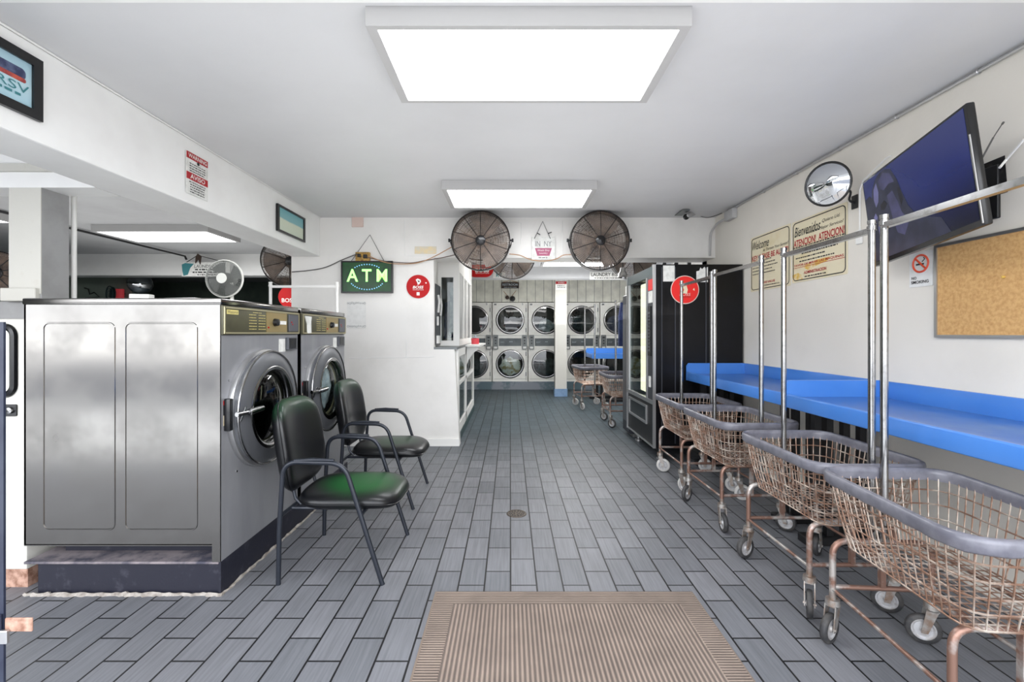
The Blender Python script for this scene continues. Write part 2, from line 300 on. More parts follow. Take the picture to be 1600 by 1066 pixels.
class MB:
    def __init__(s, Mx=None):
        s.v = []; s.f = []; s.M = Mx
    def add(s, vs, fs):
        b = len(s.v)
        for p in vs:
            p = Vector(p)
            s.v.append(s.M @ p if s.M is not None else p)
        for f in fs: s.f.append([b+i for i in f])
        return s
    def box(s, x0, x1, y0, y1, z0, z1):
        x0, x1 = min(x0, x1), max(x0, x1); y0, y1 = min(y0, y1), max(y0, y1); z0, z1 = min(z0, z1), max(z0, z1)
        return s.add([(x0, y0, z0), (x1, y0, z0), (x1, y1, z0), (x0, y1, z0), (x0, y0, z1), (x1, y0, z1), (x1, y1, z1), (x0, y1, z1)],
                     [(3, 2, 1, 0), (4, 5, 6, 7), (0, 1, 5, 4), (1, 2, 6, 5), (2, 3, 7, 6), (3, 0, 4, 7)])
    def rbox(s, x0, x1, y0, y1, z0, z1, r=0.01, seg=3):
        bm = bmesh.new(); bmesh.ops.create_cube(bm, size=1.0)
        for v in bm.verts:
            v.co = Vector(((x0+x1)/2+v.co.x*(x1-x0), (y0+y1)/2+v.co.y*(y1-y0), (z0+z1)/2+v.co.z*(z1-z0)))
        bmesh.ops.bevel(bm, geom=bm.edges[:], offset=r, segments=seg, profile=0.5, affect='EDGES')
        bm.verts.index_update()
        s.add([v.co.copy() for v in bm.verts], [[v.index for v in f.verts] for f in bm.faces]); bm.free(); return s
    def tube(s, pts, r, n=8, closed=False, caps=True, flat=1.0):
        pts = [Vector(p) for p in pts]; k = len(pts); vs = []; fs = []
        rr = r if isinstance(r, (list, tuple)) else [r]*k
        prev = None
        for i, p in enumerate(pts):
            if closed: t = (pts[(i+1) % k]-pts[i-1])
            elif i == 0: t = pts[1]-pts[0]
            elif i == k-1: t = pts[-1]-pts[-2]
            else: t = (pts[i+1]-p).normalized()+(p-pts[i-1]).normalized()
            if t.length < 1e-9: t = Vector((0, 0, 1))
            t.normalize()
            if prev is None:
                a = Vector((0, 0, 1)) if abs(t.z) < 0.9 else Vector((1, 0, 0))
                nrm = (a-t*a.dot(t)).normalized()
            else:
                nrm = (prev-t*prev.dot(t))
                nrm = nrm.normalized() if nrm.length > 1e-6 else prev
            prev = nrm; bi = t.cross(nrm)
            for j in range(n):
                a = 2*PI*j/n
                vs.append(p+nrm*math.cos(a)*rr[i]+bi*math.sin(a)*rr[i]*flat)
        m = k if closed else k-1
        for i in range(m):
            for j in range(n):
                a = i*n+j; b = i*n+(j+1) % n; c = ((i+1) % k)*n+(j+1) % n; d = ((i+1) % k)*n+j
                fs.append((a, b, c, d))
        if not closed and caps:
            fs.append(tuple(range(n-1, -1, -1))); fs.append(tuple((k-1)*n+j for j in range(n)))
        return s.add(vs, fs)
    def ring(s, c, R, r, axis='Z', n=32, m=6, sx=1.0, sy=1.0):
        c = Vector(c); pts = []
        for i in range(n):
            a = 2*PI*i/n; x = math.cos(a)*R*sx; y = math.sin(a)*R*sy
            pts.append(c+(Vector((x, y, 0)) if axis == 'Z' else Vector((0, x, y)) if axis == 'X' else Vector((x, 0, y))))
        return s.tube(pts, r, m, closed=True)
    def lathe(s, prof, c=(0, 0, 0), axis='Z', n=32, closed=False):
        # prof: (radius, height along axis)
        c = Vector(c); vs = []; fs = []; k = len(prof)
        for i in range(n):
            a = 2*PI*i/n; ca, sa = math.cos(a), math.sin(a)
            for (R, h) in prof:
                R = max(R, 1e-5)
                vs.append(c+(Vector((R*ca, R*sa, h)) if axis == 'Z' else Vector((h, R*ca, R*sa)) if axis == 'X' else Vector((R*sa, h, R*ca))))
        for i in range(n):
            for j in range(k if closed else k-1):
                fs.append((i*k+j, ((i+1) % n)*k+j, ((i+1) % n)*k+(j+1) % k, i*k+(j+1) % k))
        return s.add(vs, fs)
    def prism(s, poly, z0, z1):
        n = len(poly)
        vs = [(x, y, z0) for x, y in poly]+[(x, y, z1) for x, y in poly]
        fs = [tuple(range(n-1, -1, -1)), tuple(range(n, 2*n))]+[(i, (i+1) % n, n+(i+1) % n, n+i) for i in range(n)]
        return s.add(vs, fs)
    def rrect(s, x0, x1, y0, y1, r, z0, z1, n=6):
        return s.prism(rr_poly(x0, x1, y0, y1, r, n), z0, z1)
    def disc(s, cx, cy, R, z0, z1, n=40):
        return s.prism([(cx+R*math.cos(2*PI*i/n), cy+R*math.sin(2*PI*i/n)) for i in range(n)], z0, z1)
    def plate_hole(s, x0, x1, y0, y1, cx, cy, R, z, n=64):
        vs = []; fs = []
        for i in range(n):
            a = 2*PI*i/n; c, d = math.cos(a), math.sin(a)
            vs.append((cx+R*c, cy+R*d, z))
            t = min([(x1-cx)/c if c > 1e-6 else 1e9, (x0-cx)/c if c < -1e-6 else 1e9, (y1-cy)/d if d > 1e-6 else 1e9, (y0-cy)/d if d < -1e-6 else 1e9])
            vs.append((cx+t*c, cy+t*d, z))
        for i in range(n):
            j = (i+1) % n; fs.append((2*i, 2*i+1, 2*j+1, 2*j))
        b = len(vs)
        # corner triangles
        for (qx, qy) in ((x0, y0), (x1, y0), (x1, y1), (x0, y1)):
            a = math.atan2(qy-cy, qx-cx) % (2*PI); i = int(a/(2*PI/n)) % n; j = (i+1) % n
            vs.append((qx, qy, z)); fs.append((2*i+1, len(vs)-1, 2*j+1))
        return s.add(vs, fs)
    def text(s, t, cx, cy, w, h, z=0.0, shear=0.0, th=0.0):
        cu = bpy.data.curves.new('t', 'FONT'); cu.body = t; cu.shear = shear; cu.resolution_u = 3
        if th: cu.offset = th
        o = bpy.data.objects.new('t', cu); C.objects.link(o)
        dg = bpy.context.evaluated_depsgraph_get(); me = bpy.data.meshes.new_from_object(o.evaluated_get(dg))
        xs = [v.co.x for v in me.vertices]; ys = [v.co.y for v in me.vertices]
        if xs:
            x0, x1, y0, y1 = min(xs), max(xs), min(ys), max(ys)
            kx = w/(x1-x0+1e-9); ky = h/(y1-y0+1e-9)
            s.add([(cx+(v.co.x-(x0+x1)/2)*kx, cy+(v.co.y-(y0+y1)/2)*ky, z) for v in me.vertices], [list(p.vertices) for p in me.polygons])
        bpy.data.objects.remove(o); bpy.data.curves.remove(cu); bpy.data.meshes.remove(me); return s
    def dashes(s, x0, x1, y, h, z, dens=0.8):
        x = x0
        while x < x1-h:
            w = random.uniform(0.9, 3.6)*h; w = min(w, x1-x)
            s.add([(x, y-h/2, z), (x+w, y-h/2, z), (x+w, y+h/2, z), (x, y+h/2, z)], [(0, 1, 2, 3)]); x += w+h*random.uniform(0.4, 0.8)/dens
        return s
    def mesh(s, name, m, smooth=True, angle=35, off=None):
        me = bpy.data.meshes.new(name)
        vs = s.v if off is None else [p-off for p in s.v]
        me.from_pydata([tuple(p) for p in vs], [], s.f)
        bm = bmesh.new(); bm.from_mesh(me); bmesh.ops.recalc_face_normals(bm, faces=bm.faces) if s.recalc else None
        bm.to_mesh(me); bm.free()
        if m: me.materials.append(m)
        if smooth:
            me.polygons.foreach_set('use_smooth', [True]*len(me.polygons))
            try: me.set_sharp_from_angle(angle=math.radians(angle))
            except Exception: pass
        me.update(); return me
    recalc = True

def rr_poly(x0, x1, y0, y1, r, n=6):
    out = []
    for (cx, cy, a0) in ((x1-r, y0+r, -PI/2), (x1-r, y1-r, 0), (x0+r, y1-r, PI/2), (x0+r, y0+r, PI)):
        for i in range(n+1):
            a = a0+PI/2*i/n; out.append((cx+r*math.cos(a), cy+r*math.sin(a)))
    return out

def root_loc(o):
    while o.parent: o = o.parent
    return o.location.copy()

def O(name, mb, m, parent=None, local=False, smooth=True, angle=35):
    if parent is not None and not local: off = root_loc(parent)
    else: off = None
    me = mb.mesh(name, m, smooth, angle, off)
    o = bpy.data.objects.new(name, me); C.objects.link(o)
    if parent is not None: o.parent = parent
    return o

def top(name, mb, m, label, cat, group=None, smooth=True):       # a thing that is one mesh, origin at its centre-bottom
    xs = [p.x for p in mb.v]; ys = [p.y for p in mb.v]; zs = [p.z for p in mb.v]
    loc = Vector(((min(xs)+max(xs))/2, (min(ys)+max(ys))/2, min(zs)))
    me = mb.mesh(name, m, smooth, 35, loc)
    o = bpy.data.objects.new(name, me); C.objects.link(o); o.location = loc
    o['label'] = label; o['category'] = cat
    if group: o['group'] = group
    return o

def thing(name, label, cat, loc=(0, 0, 0), rotz=0.0, group=None):
    o = bpy.data.objects.new(name, None); C.objects.link(o); o.empty_display_size = 0.1
    o.location = Vector(loc); o.rotation_euler = (0, 0, rotz); o['label'] = label; o['category'] = cat
    if group: o['group'] = group
    return o

def struct(name, mb, m, label=None, cat=None, parent=None, smooth=False):
    o = O(name, mb, m, parent, smooth=smooth)
    if parent is None:
        o['kind'] = 'structure'
        if label: o['label'] = label
        if cat: o['category'] = cat
    return o

def inst(name, me, parent, loc=(0, 0, 0), rotz=0.0):
    o = bpy.data.objects.new(name, me); C.objects.link(o); o.parent = parent; o.location = loc; o.rotation_euler = (0, 0, rotz); return o

def copy_tree(o, parent=None, depth=0):
    c = o.copy(); C.objects.link(c); c.parent = parent
    for ch in list(o.children): copy_tree(ch, c)
    return c

def bend(pts, r, n=6):                               # round the corners of a polyline
    pts = [Vector(p) for p in pts]; out = [pts[0]]
    for i in range(1, len(pts)-1):
        a, b, c = pts[i-1], pts[i], pts[i+1]
        ra = min(r, (a-b).length*0.49, (c-b).length*0.49)
        p0 = b+(a-b).normalized()*ra; p1 = b+(c-b).normalized()*ra
        for k in range(n+1):
            t = k/n; out.append(p0*(1-t)**2+b*2*t*(1-t)+p1*t*t)
    out.append(pts[-1]); return out

# ------------------------------------------------------------------ the room
CE = 2.84; XR = 2.55
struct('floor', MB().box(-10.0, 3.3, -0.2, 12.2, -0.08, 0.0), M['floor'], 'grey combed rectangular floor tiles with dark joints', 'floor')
struct('ceiling', MB().box(-2.45, XR+0.1, -0.2, 5.68, CE, CE+0.1), M['ceil'], 'pale grey painted ceiling over the front room', 'ceiling')
o = struct('ceiling_side', MB().box(-10.0, -2.45, -0.2, 12.2, 2.77, 2.87), M['ceil2'], 'grey ceiling of the side room beyond the long beam', 'ceiling'); o.name = 'ceiling.001'
o = struct('ceiling', MB().box(-2.45, 3.3, 5.68, 12.2, 2.80, 2.9), M['ceil2'], 'grey ceiling over the dryer room', 'ceiling'); o.name = 'ceiling.002'
struct('wall_right', MB().box(XR, XR+0.12, -0.2, 6.04, 0, CE), M['wallr'], 'cream painted wall behind the blue tables', 'wall')
o = struct('wall_right', MB().box(3.25, 3.35, 6.04, 12.2, 0, 2.9), M['wall'], 'right wall of the dryer room', 'wall'); o.name = 'wall_right.001'
struct('wall_far_right', MB().box(2.55, 3.3, 5.9, 6.04, 0, 2.9), M['wall'], 'return wall beside the vending machine', 'wall')
# partition: wall piece with the ATM sign, and the header over the opening
w = MB().box(-2.72, -0.95, 5.66, 5.80, 0, CE)
struct('wall_partition', w, M['wall'], 'white wall carrying the ATM sign and the round red sign', 'wall')
struct('wall_header', MB().box(-0.95, XR, 5.66, 6.04, 2.34, CE), M['wall'], 'white header over the opening to the dryer room', 'wall')
struct('wall_far', MB().box(-2.72, 3.3, 12.05, 12.2, 0, 2.9), M['panel'], 'far wall', 'wall')
struct('wall_panelling', MB().box(-2.6, 3.25, 11.34, 11.44, 2.18, 2.80), M['panel'], 'grooved cream panelling above the dryers', 'wall')
struct('wall_kiosk_side', MB().box(-2.72, -2.60, 5.8, 8.3, 0, 2.85), M['wall'], 'hidden side wall of the office booth', 'wall')
struct('wall_kiosk_back', MB().box(-2.60, -0.75, 8.25, 8.35, 0, 2.85), M['wall'], 'back wall of the office booth', 'wall')
struct('wall_dryer_side', MB().box(-2.72, -2.60, 8.35, 12.2, 0, 2.85), M['wall'], 'side wall of the dryer room', 'wall')
struct('wall_side_left', MB().box(-10.1, -10.0, -0.2, 12.2, 0, 2.85), M['greenlight'], 'left wall of the side room', 'wall')
struct('wall_side_far', MB().box(-10.0, -2.72, 12.1, 12.2, 0, 2.85), M['greenwall'], 'dim green far wall of the side room', 'wall')
struct('wall_side_return', MB().box(-10.0, -8.3, 10.0, 10.1, 0, 2.77), M['greenlight'], 'pale green return wall in the side room', 'wall')
struct('wall_front_left', MB().box(-10.0, -6.6, -0.32, -0.2, 0, 2.87), M['wall'], 'unseen front wall added to hold daylight back from the side room', 'wall')  # unseen wall added to cut daylight on the post and cross beam
struct('sidewalk', MB().box(-14, 9, -3.6, -0.2, -0.10, -0.01), mat('pale_concrete_pavement', (226, 223, 216), 0.8, rgb2=(206, 203, 196), nscale=2), 'pale concrete pavement outside the open shop front', 'pavement').name = 'ground_pavement'
struct('road', MB().box(-30, 25, -26, -3.6, -0.14, -0.06), mat('grey_asphalt', (92, 92, 94), 0.9, rgb2=(78, 78, 80), nscale=3), 'grey road outside', 'road').name = 'ground_road'
struct('trim_1', MB().box(-2.45, XR, -0.2, 1.965, CE-0.012, CE), M['beam'], 'white ceiling strip over the shop front', 'trim')
# long beam, cross beam, soffits
struct('trim_2', MB().rbox(-2.72, -2.36, -0.2, 5.66, 2.355, CE, 0.012, 2), M['beam'], 'long white boxed beam on the left', 'beam')
struct('trim_3', MB().box(-10.0, -2.72, 2.98, 3.17, 2.355, 2.77), M['beam'], 'white cross beam resting on the square post', 'beam')
struct('trim_4', MB().box(-10.0, -2.72, 7.85, 8.15, 2.40, 2.77), M['beam'], 'grey soffit across the side room', 'soffit')
struct('trim_5', MB().box(-2.6, 3.25, 9.6, 9.9, 2.56, 2.80), M['ceil2'], 'grey soffit across the dryer room', 'soffit')
struct('trim_6', MB().box(-4.4, -2.765, 2.955, 2.98, 2.455, 2.505), M['postwhite'], 'white batten fixed to the cross beam', 'batten')
tl = MB(); tl.tube([(-2.352, -0.19, CE-0.006), (-2.352, 5.64, CE-0.006)], 0.006, 6)
struct('trim_7', tl, M['beam'])
struct('baseboard_partition', MB().box(-2.72, -0.63, 5.64, 5.66, 0, 0.09), M['white'], 'white baseboard under the partition wall', 'baseboard')
# access panel outline on the partition wall, seams
s = MB(); k = 5.66
for (a, b) in (((632, 342), (632, 400)), ((632, 400), (676, 400)), ((708, 348), (814, 348)), ((814, 348), (814, 382)), ((879, 345), (879, 403)), ((983, 348), (983, 388)), ((545, 560), (678, 558)), ((635, 530), (635, 560))):
    p, q = W(a[0], a[1], 5.659), W(b[0], b[1], 5.659); s.tube([p, q], 0.0035, 4)
struct('trim_8', s, M['greyp'] if False else M['beam'])
# square post in the side room
t = thing('square_post', 'square white boxed post under the cross beam with grey side', 'post', (-3.18, 3.09, 1.61))
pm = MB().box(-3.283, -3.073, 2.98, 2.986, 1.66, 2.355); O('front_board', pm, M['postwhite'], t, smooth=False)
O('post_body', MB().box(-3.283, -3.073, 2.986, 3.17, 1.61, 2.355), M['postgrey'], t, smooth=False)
O('base_box', MB().rbox(-3.315, -3.085, 2.955, 3.05, 1.61, 1.695, 0.004, 1), M['postwhite'], t)
top('white_pipe', MB().tube([(-3.10, 3.235, 0.0), (-3.10, 3.235, 2.765)], 0.016, 12), M['white'], 'thin white vertical pipe just behind the square post', 'pipe')
struct('wall_ledge', MB().box(-10.0, -2.92, 3.0, 3.2, 0, 1.61), M['postgrey'], 'grey half wall carrying the square post', 'wall')

# centre post by the dryers
t = thing('support_post', 'white square post standing in front of the dryers', 'post', (1.13, 10.2, 0))
O('post_body', MB().box(1.0, 1.255, 10.08, 10.33, 0.17, 2.80), M['postwhite'], t, smooth=False)
O('painted_base', MB().box(0.985, 1.27, 10.065, 10.345, 0, 0.17), M['bluebase'], t, smooth=False)['label'] = 'faded blue base'
# notice on the post
def sign_thing(name, label, cat, o, facing, w, h, m, th=0.006, r=0.004, group=None, **kw):
    t = thing(name, label, cat, o, 0, group)
    Mx = frame(o, facing, **kw)
    O('board', MB(Mx).rrect(-w/2, w/2, -h/2, h/2, r, 0.0, th), m, t, smooth=False)
    return t, Mx
t, Mx = sign_thing('notice_sign', 'small white notice with a red band at the top of the post', 'sign', (1.13, 10.075, 2.50), '-Y', 0.25, 0.27, M['paper'])
O('red_band', MB(Mx).box(-0.12, 0.12, -0.01, 0.05, 0.006, 0.008), M['darkred'], t)
O('lettering', MB(Mx).text('NOTICE', 0, 0.085, 0.18, 0.035, 0.009).dashes(-0.09, 0.09, -0.05, 0.014, 0.009).dashes(-0.09, 0.09, -0.085, 0.014, 0.009), M['blackp'], t)
O('band_lettering', MB(Mx).text('AVISO', 0, 0.02, 0.14, 0.035, 0.010), M['white'], t)
t = top('oval_plate', MB(frame((1.13, 10.075, 1.98), '-Y')).rrect(-0.10, 0.10, -0.17, 0.17, 0.09, 0, 0.012), M['postwhite'], 'blank white rounded plate on the post', 'plate')

# ------------------------------------------------------------------ ceiling light fixtures
def light(label, x0, x1, y0, y1, zc, th=0.088, group='flat ceiling light fixtures'):
    t = thing('ceiling_light', label, 'ceiling light', ((x0+x1)/2, (y0+y1)/2, zc-th), 0, group)
    f = MB(); b = 0.045
    f.box(x0, x1, y0, y0+b*0.6, zc-th, zc-0.001); f.box(x0, x1, y1-b*0.6, y1, zc-th, zc-0.001)
    f.box(x0, x0+b, y0+b*0.6, y1-b*0.6, zc-th, zc-0.001); f.box(x1-b, x1, y0+b*0.6, y1-b*0.6, zc-th, zc-0.001)
    O('frame', f, M['fixture'], t, smooth=False)
    O('diffuser', MB().box(x0+b, x1-b, y0+b*0.6, y1-b*0.6, zc-th+0.008, zc-th+0.014), M['diff'], t, smooth=False)
    return t
light('large flat lit ceiling light nearest the entrance', -0.636, 0.80, 2.0, 2.67, CE)
light('flat lit ceiling light in front of the black wall fans', -0.642, 0.817, 4.27, 4.93, CE)
light('flat lit ceiling light in the side room beyond the long beam', -5.27, -3.80, 5.72, 6.42, 2.77)
light('flat lit ceiling light over the dryer room', 0.60, 2.10, 8.2, 8.95, 2.80)
light('lit ceiling light at the left edge behind the square post', -6.9, -5.75, 4.6, 5.3, 2.77)

# ------------------------------------------------------------------ washers
XF = -1.547
t = thing('washer_plinth', 'long scuffed navy plinth under the two steel washers', 'plinth', (-2.05, 3.35, 0))
O('base', MB().rbox(-2.545, XF-0.012, 2.45, 4.32, 0, 0.165, 0.004, 1), M['plinth'], t)
O('top_lip', MB().rbox(-2.60, XF-0.012, 2.43, 4.33, 0.165, 0.178, 0.003, 1), M['plinthtop'], t)
O('inner_riser', MB().box(-2.50, XF-0.05, 2.56, 4.28, 0.178, 0.262), M['plinth'], t)
O('front_face', MB().box(XF-0.012, XF, 2.434, 4.33, 0, 0.178), M['plinth'], t)
ce = MB()
pts = []
for i in range(60): pts.append((-2.6+i*0.018, 2.432+random.uniform(-0.006, 0.006), 0.0))
ce.tube(pts, [random.uniform(0.010, 0.018) for _ in pts], 6)
pts = [(XF+0.004+random.uniform(-0.004, 0.006), 2.43+i*0.03, 0.0) for i in range(64)]
ce.tube(pts, [random.uniform(0.006, 0.014) for _ in pts], 6)
top('grout_edge', ce, M['concrete'], 'rough pale grout line around the foot of the navy plinth', 'grout edge')

def washer(y0, label, lid_m, contents):
    w = 0.88; y1 = y0+w; t = thing('washing_machine', label, 'washing machine', (-2.07, y0+w/2, 0.178), 0, 'front-loading steel washing machines')
    yc = y0+0.40; zc = 0.945; Ro = 0.355; Ri = 0.238
    b = MB()                                        # side, back, top, bottom shell
    xb = -2.60
    b.box(xb, XF-0.03, y0, y0+0.01, 0.267, 1.553); b.box(xb, XF-0.03, y1-0.01, y1, 0.267, 1.553)
    b.box(xb, xb+0.01, y0, y1, 0.267, 1.553); b.box(xb, XF-0.03, y0, y1, 0.262, 0.272)
    O('side_panels', b, M['steel'], t, smooth=False)
    bead = MB()
    for (a, c) in ((-2.495, -2.115), (-2.057, -1.674)):
        pl = rr_poly(a, c, 0.35, 1.455, 0.03, 5); bead.tube([(x, y0, z) for x, z in pl], 0.0045, 6, closed=True)
    O('pressed_panel_bead', bead, M['steel'], t)
    O('corner_post', MB().box(XF-0.045, XF-0.002, y0-0.004, y0+0.018, 0.178, 1.553), M['steel'], t, smooth=False)
    O('corner_post', MB().box(XF-0.045, XF-0.002, y1-0.018, y1, 0.178, 1.553), M['steel'], t, smooth=False)
    O('lid', MB().rbox(xb-0.005, XF+0.004, y0-0.006, y1+0.004, 1.553, 1.588, 0.006, 2), lid_m, t)
    fr = frame((XF, y0+w/2, 0), '+X')               # u = +Y, v = Z, n = +X
    p = MB(fr); p.plate_hole(-w/2+0.002, w/2-0.002, 0.178, 1.39, yc-(y0+w/2), zc, Ro-0.03, 0.0)
    fp = O('front_panel', p, M['steelfront'], t, smooth=False)
    O('screw', MB(fr).disc(-0.37, 1.14, 0.006, 0, 0.004, 10).disc(0.36, 1.12, 0.006, 0, 0.004, 10).disc(-0.30, 0.62, 0.006, 0, 0.004, 10), M['chrome'], fp)
    # door
    d = MB(fr); cu = yc-(y0+w/2)
    d.lathe([(Ro-0.03, 0.0), (Ro, 0.0), (Ro+0.004, 0.018), (Ro, 0.03), (Ro-0.012, 0.032)], (cu, zc, 0), 'Z', 64)
    O('door_surround', d, M['alu'], t, angle=60)
    d = MB(fr); d.lathe([(Ro-0.012, 0.020), (Ro-0.012, 0.052), (Ro-0.022, 0.060), (Ro-0.045, 0.066), (Ri+0.03, 0.082), (Ri+0.012, 0.078), (Ri+0.008, 0.05)], (cu, zc, 0), 'Z', 64)
    door = O('door', d, M['steeldark'], t, angle=50)
    O('chrome_ring', MB(fr).ring((cu, zc, 0.058), Ro-0.012, 0.007, 'Z', 64, 8), M['chrome'], door)
    O('inner_ring', MB(fr).lathe([(Ri+0.016, 0.080), (Ri+0.004, 0.086), (Ri-0.012, 0.078), (Ri-0.022, 0.045), (Ri-0.024, 0.0)], (cu, zc, 0), 'Z', 64), M['chrome'], door, angle=60)
    O('glass', MB(fr).lathe([(Ri-0.02, 0.035), (Ri*0.8, 0.052), (Ri*0.5, 0.064), (Ri*0.2, 0.07), (0.0, 0.071)], (cu, zc, 0), 'Z', 48), M['glassc' if contents else 'glass'], door, angle=80)
    O('seal', MB(fr).ring((cu, zc, 0.02), Ri-0.026, 0.010, 'Z', 48, 8), M['goldtrim'], door)
    O('drum', MB(fr).lathe([(Ro-0.035, -0.002), (Ri, -0.01), (Ri, -0.35), (0.0, -0.36)], (cu, zc, 0), 'Z', 48), M['drum'], t, angle=50)
    if contents:
        cl = MB(fr); cl.lathe([(0.0, 0.02), (0.10, 0.018), (0.17, 0.0), (0.21, -0.04), (0.215, -0.2), (0.0, -0.25)], (cu, zc, 0), 'Z', 24)
        for i, v in enumerate(cl.v): cl.v[i] = v+Vector((random.uniform(-0.01, 0.006), random.uniform(-.008, .008), random.uniform(-.01, .01)))
        top('pile_of_laundry', cl, M['clothwhite'], 'pale laundry pressed against the glass of the farther steel washer', 'laundry')
    # latch and handle
    lt = MB(fr); lt.rbox(cu-Ro-0.022, cu-Ro+0.008, zc-0.075, zc+0.10, 0.0, 0.035, 0.005, 2); O('latch_bracket', lt, M['black'], t)
    h = MB(fr); h.tube([(cu-Ro-0.02, zc+0.015, 0.07), (cu-Ro+0.06, zc+0.015, 0.088)], 0.013, 12); h.tube([(cu-Ro+0.06, zc+0.015, 0.092), (cu-Ro+0.17, zc+0.02, 0.105)], [0.019, 0.017], 12)
    h.tube([(cu-Ro+0.03, zc-0.03, 0.06), (cu-Ro+0.03, zc+0.05, 0.09)], 0.006, 8)
    O('handle', h, M['chrome'], door)
    # label
    st = MB(fr); st.box(-w/2+0.02, -w/2+0.105, 0.90, 1.035, 0.0, 0.001); lb = O('instruction_label', st, M['blackp'], t)
    O('label_bands', MB(fr).box(-w/2+0.02, -w/2+0.105, 1.012, 1.035, 0.001, 0.002).dashes(-w/2+0.025, -w/2+0.1, 0.985, 0.006, 0.002), M['red'], lb)
    O('label_lower_half', MB(fr).box(-w/2+0.02, -w/2+0.105, 0.90, 0.955, 0.001, 0.0018).dashes(-w/2+0.025, -w/2+0.1, 0.995, 0.006, 0.002), M['tanp'], lb)
    # control panel
    z0, z1 = 1.392, 1.550
    cp = MB(fr); cp.rbox(-w/2+0.002, w/2-0.002, z0, z1, -0.02, 0.012, 0.004, 2); cpo = O('control_panel', cp, M['olive'], t)
    tr = MB(fr)
    for (a, b_, c_, d_) in ((-w/2+0.01, w/2-0.01, z1-0.014, z1-0.006), (-w/2+0.01, w/2-0.01, z0+0.006, z0+0.014), (-w/2+0.006, -w/2+0.014, z0+0.006, z1-0.006), (w/2-0.014, w/2-0.006, z0+0.006, z1-0.006)):
        tr.box(a, b_, c_, d_, 0.010, 0.017)
    O('panel_trim', tr, M['goldtrim'], cpo, smooth=False)
    if not contents:
        O('brand_plate', MB(fr).box(-w/2+0.03, -w/2+0.135, z1-0.045, z1-0.02, 0.012, 0.014), M['goldtext'], cpo)
        O('brand_lettering', MB(fr).text('Wascomat', -w/2+0.083, z1-0.032, 0.095, 0.016, 0.0145), M['wood'], cpo)
    else:
        O('torn_paper', MB(fr).prism([(-w/2+0.03, z1-0.02), (-w/2+0.14, z1-0.022), (-w/2+0.13, z1-0.06), (-w/2+0.135, z0+0.01), (-w/2+0.075, z0+0.008), (-w/2+0.07, z1-0.08)], 0.012, 0.02), M['paper'], cpo)
    pr = MB(fr)
    for r_ in range(6): pr.dashes(-w/2+0.24, -w/2+0.32, z1-0.04-r_*0.017, 0.0045, 0.0145).dashes(-w/2+0.34, -w/2+0.42, z1-0.04-r_*0.017, 0.0045, 0.0145)
    pr.dashes(-w/2+0.28, -w/2+0.38, z1-0.026, 0.004, 0.0145)
    O('printed_instructions', pr, M['goldtext'], cpo)
    gp = O('gold_plate', MB(fr).box(-w/2+0.43, -w/2+0.69, z0+0.016, z1-0.016, 0.012, 0.015), M['gold'], cpo)
    O('programme_knob', MB(fr).lathe([(0.0, 0.04), (0.022, 0.038), (0.026, 0.015)], (-w/2+0.53, (z0+z1)/2, 0), 'Z', 20), M['black'], cpo)
    O('price_sticker', MB(fr).box(-w/2+0.59, -w/2+0.68, (z0+z1)/2-0.012, (z0+z1)/2+0.012, 0.015, 0.016), M['paper'], cpo)
    O('indicator_lamp', MB(fr).disc(-w/2+0.45, z0+0.045, 0.006, 0.015, 0.02, 10), M['red'], cpo)
    cm = O('coin_plate', MB(fr).rbox(-w/2+0.715, -w/2+0.855, z0+0.02, z1-0.02, 0.01, 0.018, 0.003, 1), M['coin'], cpo)
    O('coin_slot', MB(fr).disc(-w/2+0.75, z0+0.085, 0.006, 0.018, 0.02, 10).disc(-w/2+0.765, z0+0.07, 0.005, 0.018, 0.02, 10), M['red'], cm)
    cb = O('coin_return_box', MB(fr).rbox(-w/2+0.70, -w/2+0.84, 1.285, 1.372, 0.0, 0.02, 0.004, 1), M['coin'], t)
    O('coin_cup', MB(fr).rbox(-w/2+0.715, -w/2+0.815, 1.292, 1.366, 0.018, 0.022, 0.002, 1), M['black'], cb)
    O('white_sticker', MB(fr).box(-w/2+0.61, -w/2+0.695, 1.275, 1.362, 0.0, 0.001), M['paper'], t)
    return t
washer(2.434, 'steel front-loading washer nearest the camera with scuffed side panel', M['steel'], False)
washer(3.365, 'farther steel front-loading washer with pale laundry behind its door glass', M['steel'], True)

# things on top of the washers
t = thing('desk_fan', 'round off-white desk fan with grey mesh standing on the steel washer', 'fan', (-2.05, 3.2, 1.588))
Mf = frame((-2.02, 3.22, 1.787), '-Y')
O('stand', MB().lathe([(0.0, 0.03), (0.05, 0.025), (0.06, 0.0)], (-1.985, 3.24, 1.588)).tube([(-1.985, 3.25, 1.60), (-1.99, 3.25, 1.76)], 0.012, 10), M['fanwhite'], t)
cg = MB(Mf)
for i in range(12): cg.ring((0, 0, 0.03-0.02*(i/12)**2), 0.035+i*0.0082, 0.0016, 'Z', 40, 4)
for i in range(48):
    a = 2*PI*i/48; cg.tube([(0.03*math.cos(a), 0.03*math.sin(a), 0.03), (0.125*math.cos(a), 0.125*math.sin(a), 0.008)], 0.0012, 4)
O('grille', cg, M['fangrey'], t)
O('rim', MB(Mf).ring((0, 0, 0), 0.129, 0.007, 'Z', 48, 8), M['fanwhite'], t)
O('hub_cap', MB(Mf).disc(0, 0, 0.036, 0.028, 0.036, 32), M['fanwhite'], t)
O('motor', MB(Mf).lathe([(0.0, -0.10), (0.04, -0.09), (0.045, -0.02), (0.0, -0.015)]), M['fangrey'], t)
bl = MB(Mf)
for k_ in range(4):
    a0 = k_*PI/2; pl = [(0.02*math.cos(a0), 0.02*math.sin(a0))]+[(0.115*math.cos(a0+j*0.2), 0.115*math.sin(a0+j*0.2)) for j in range(6)]
    bl.prism(pl, -0.01, -0.006)
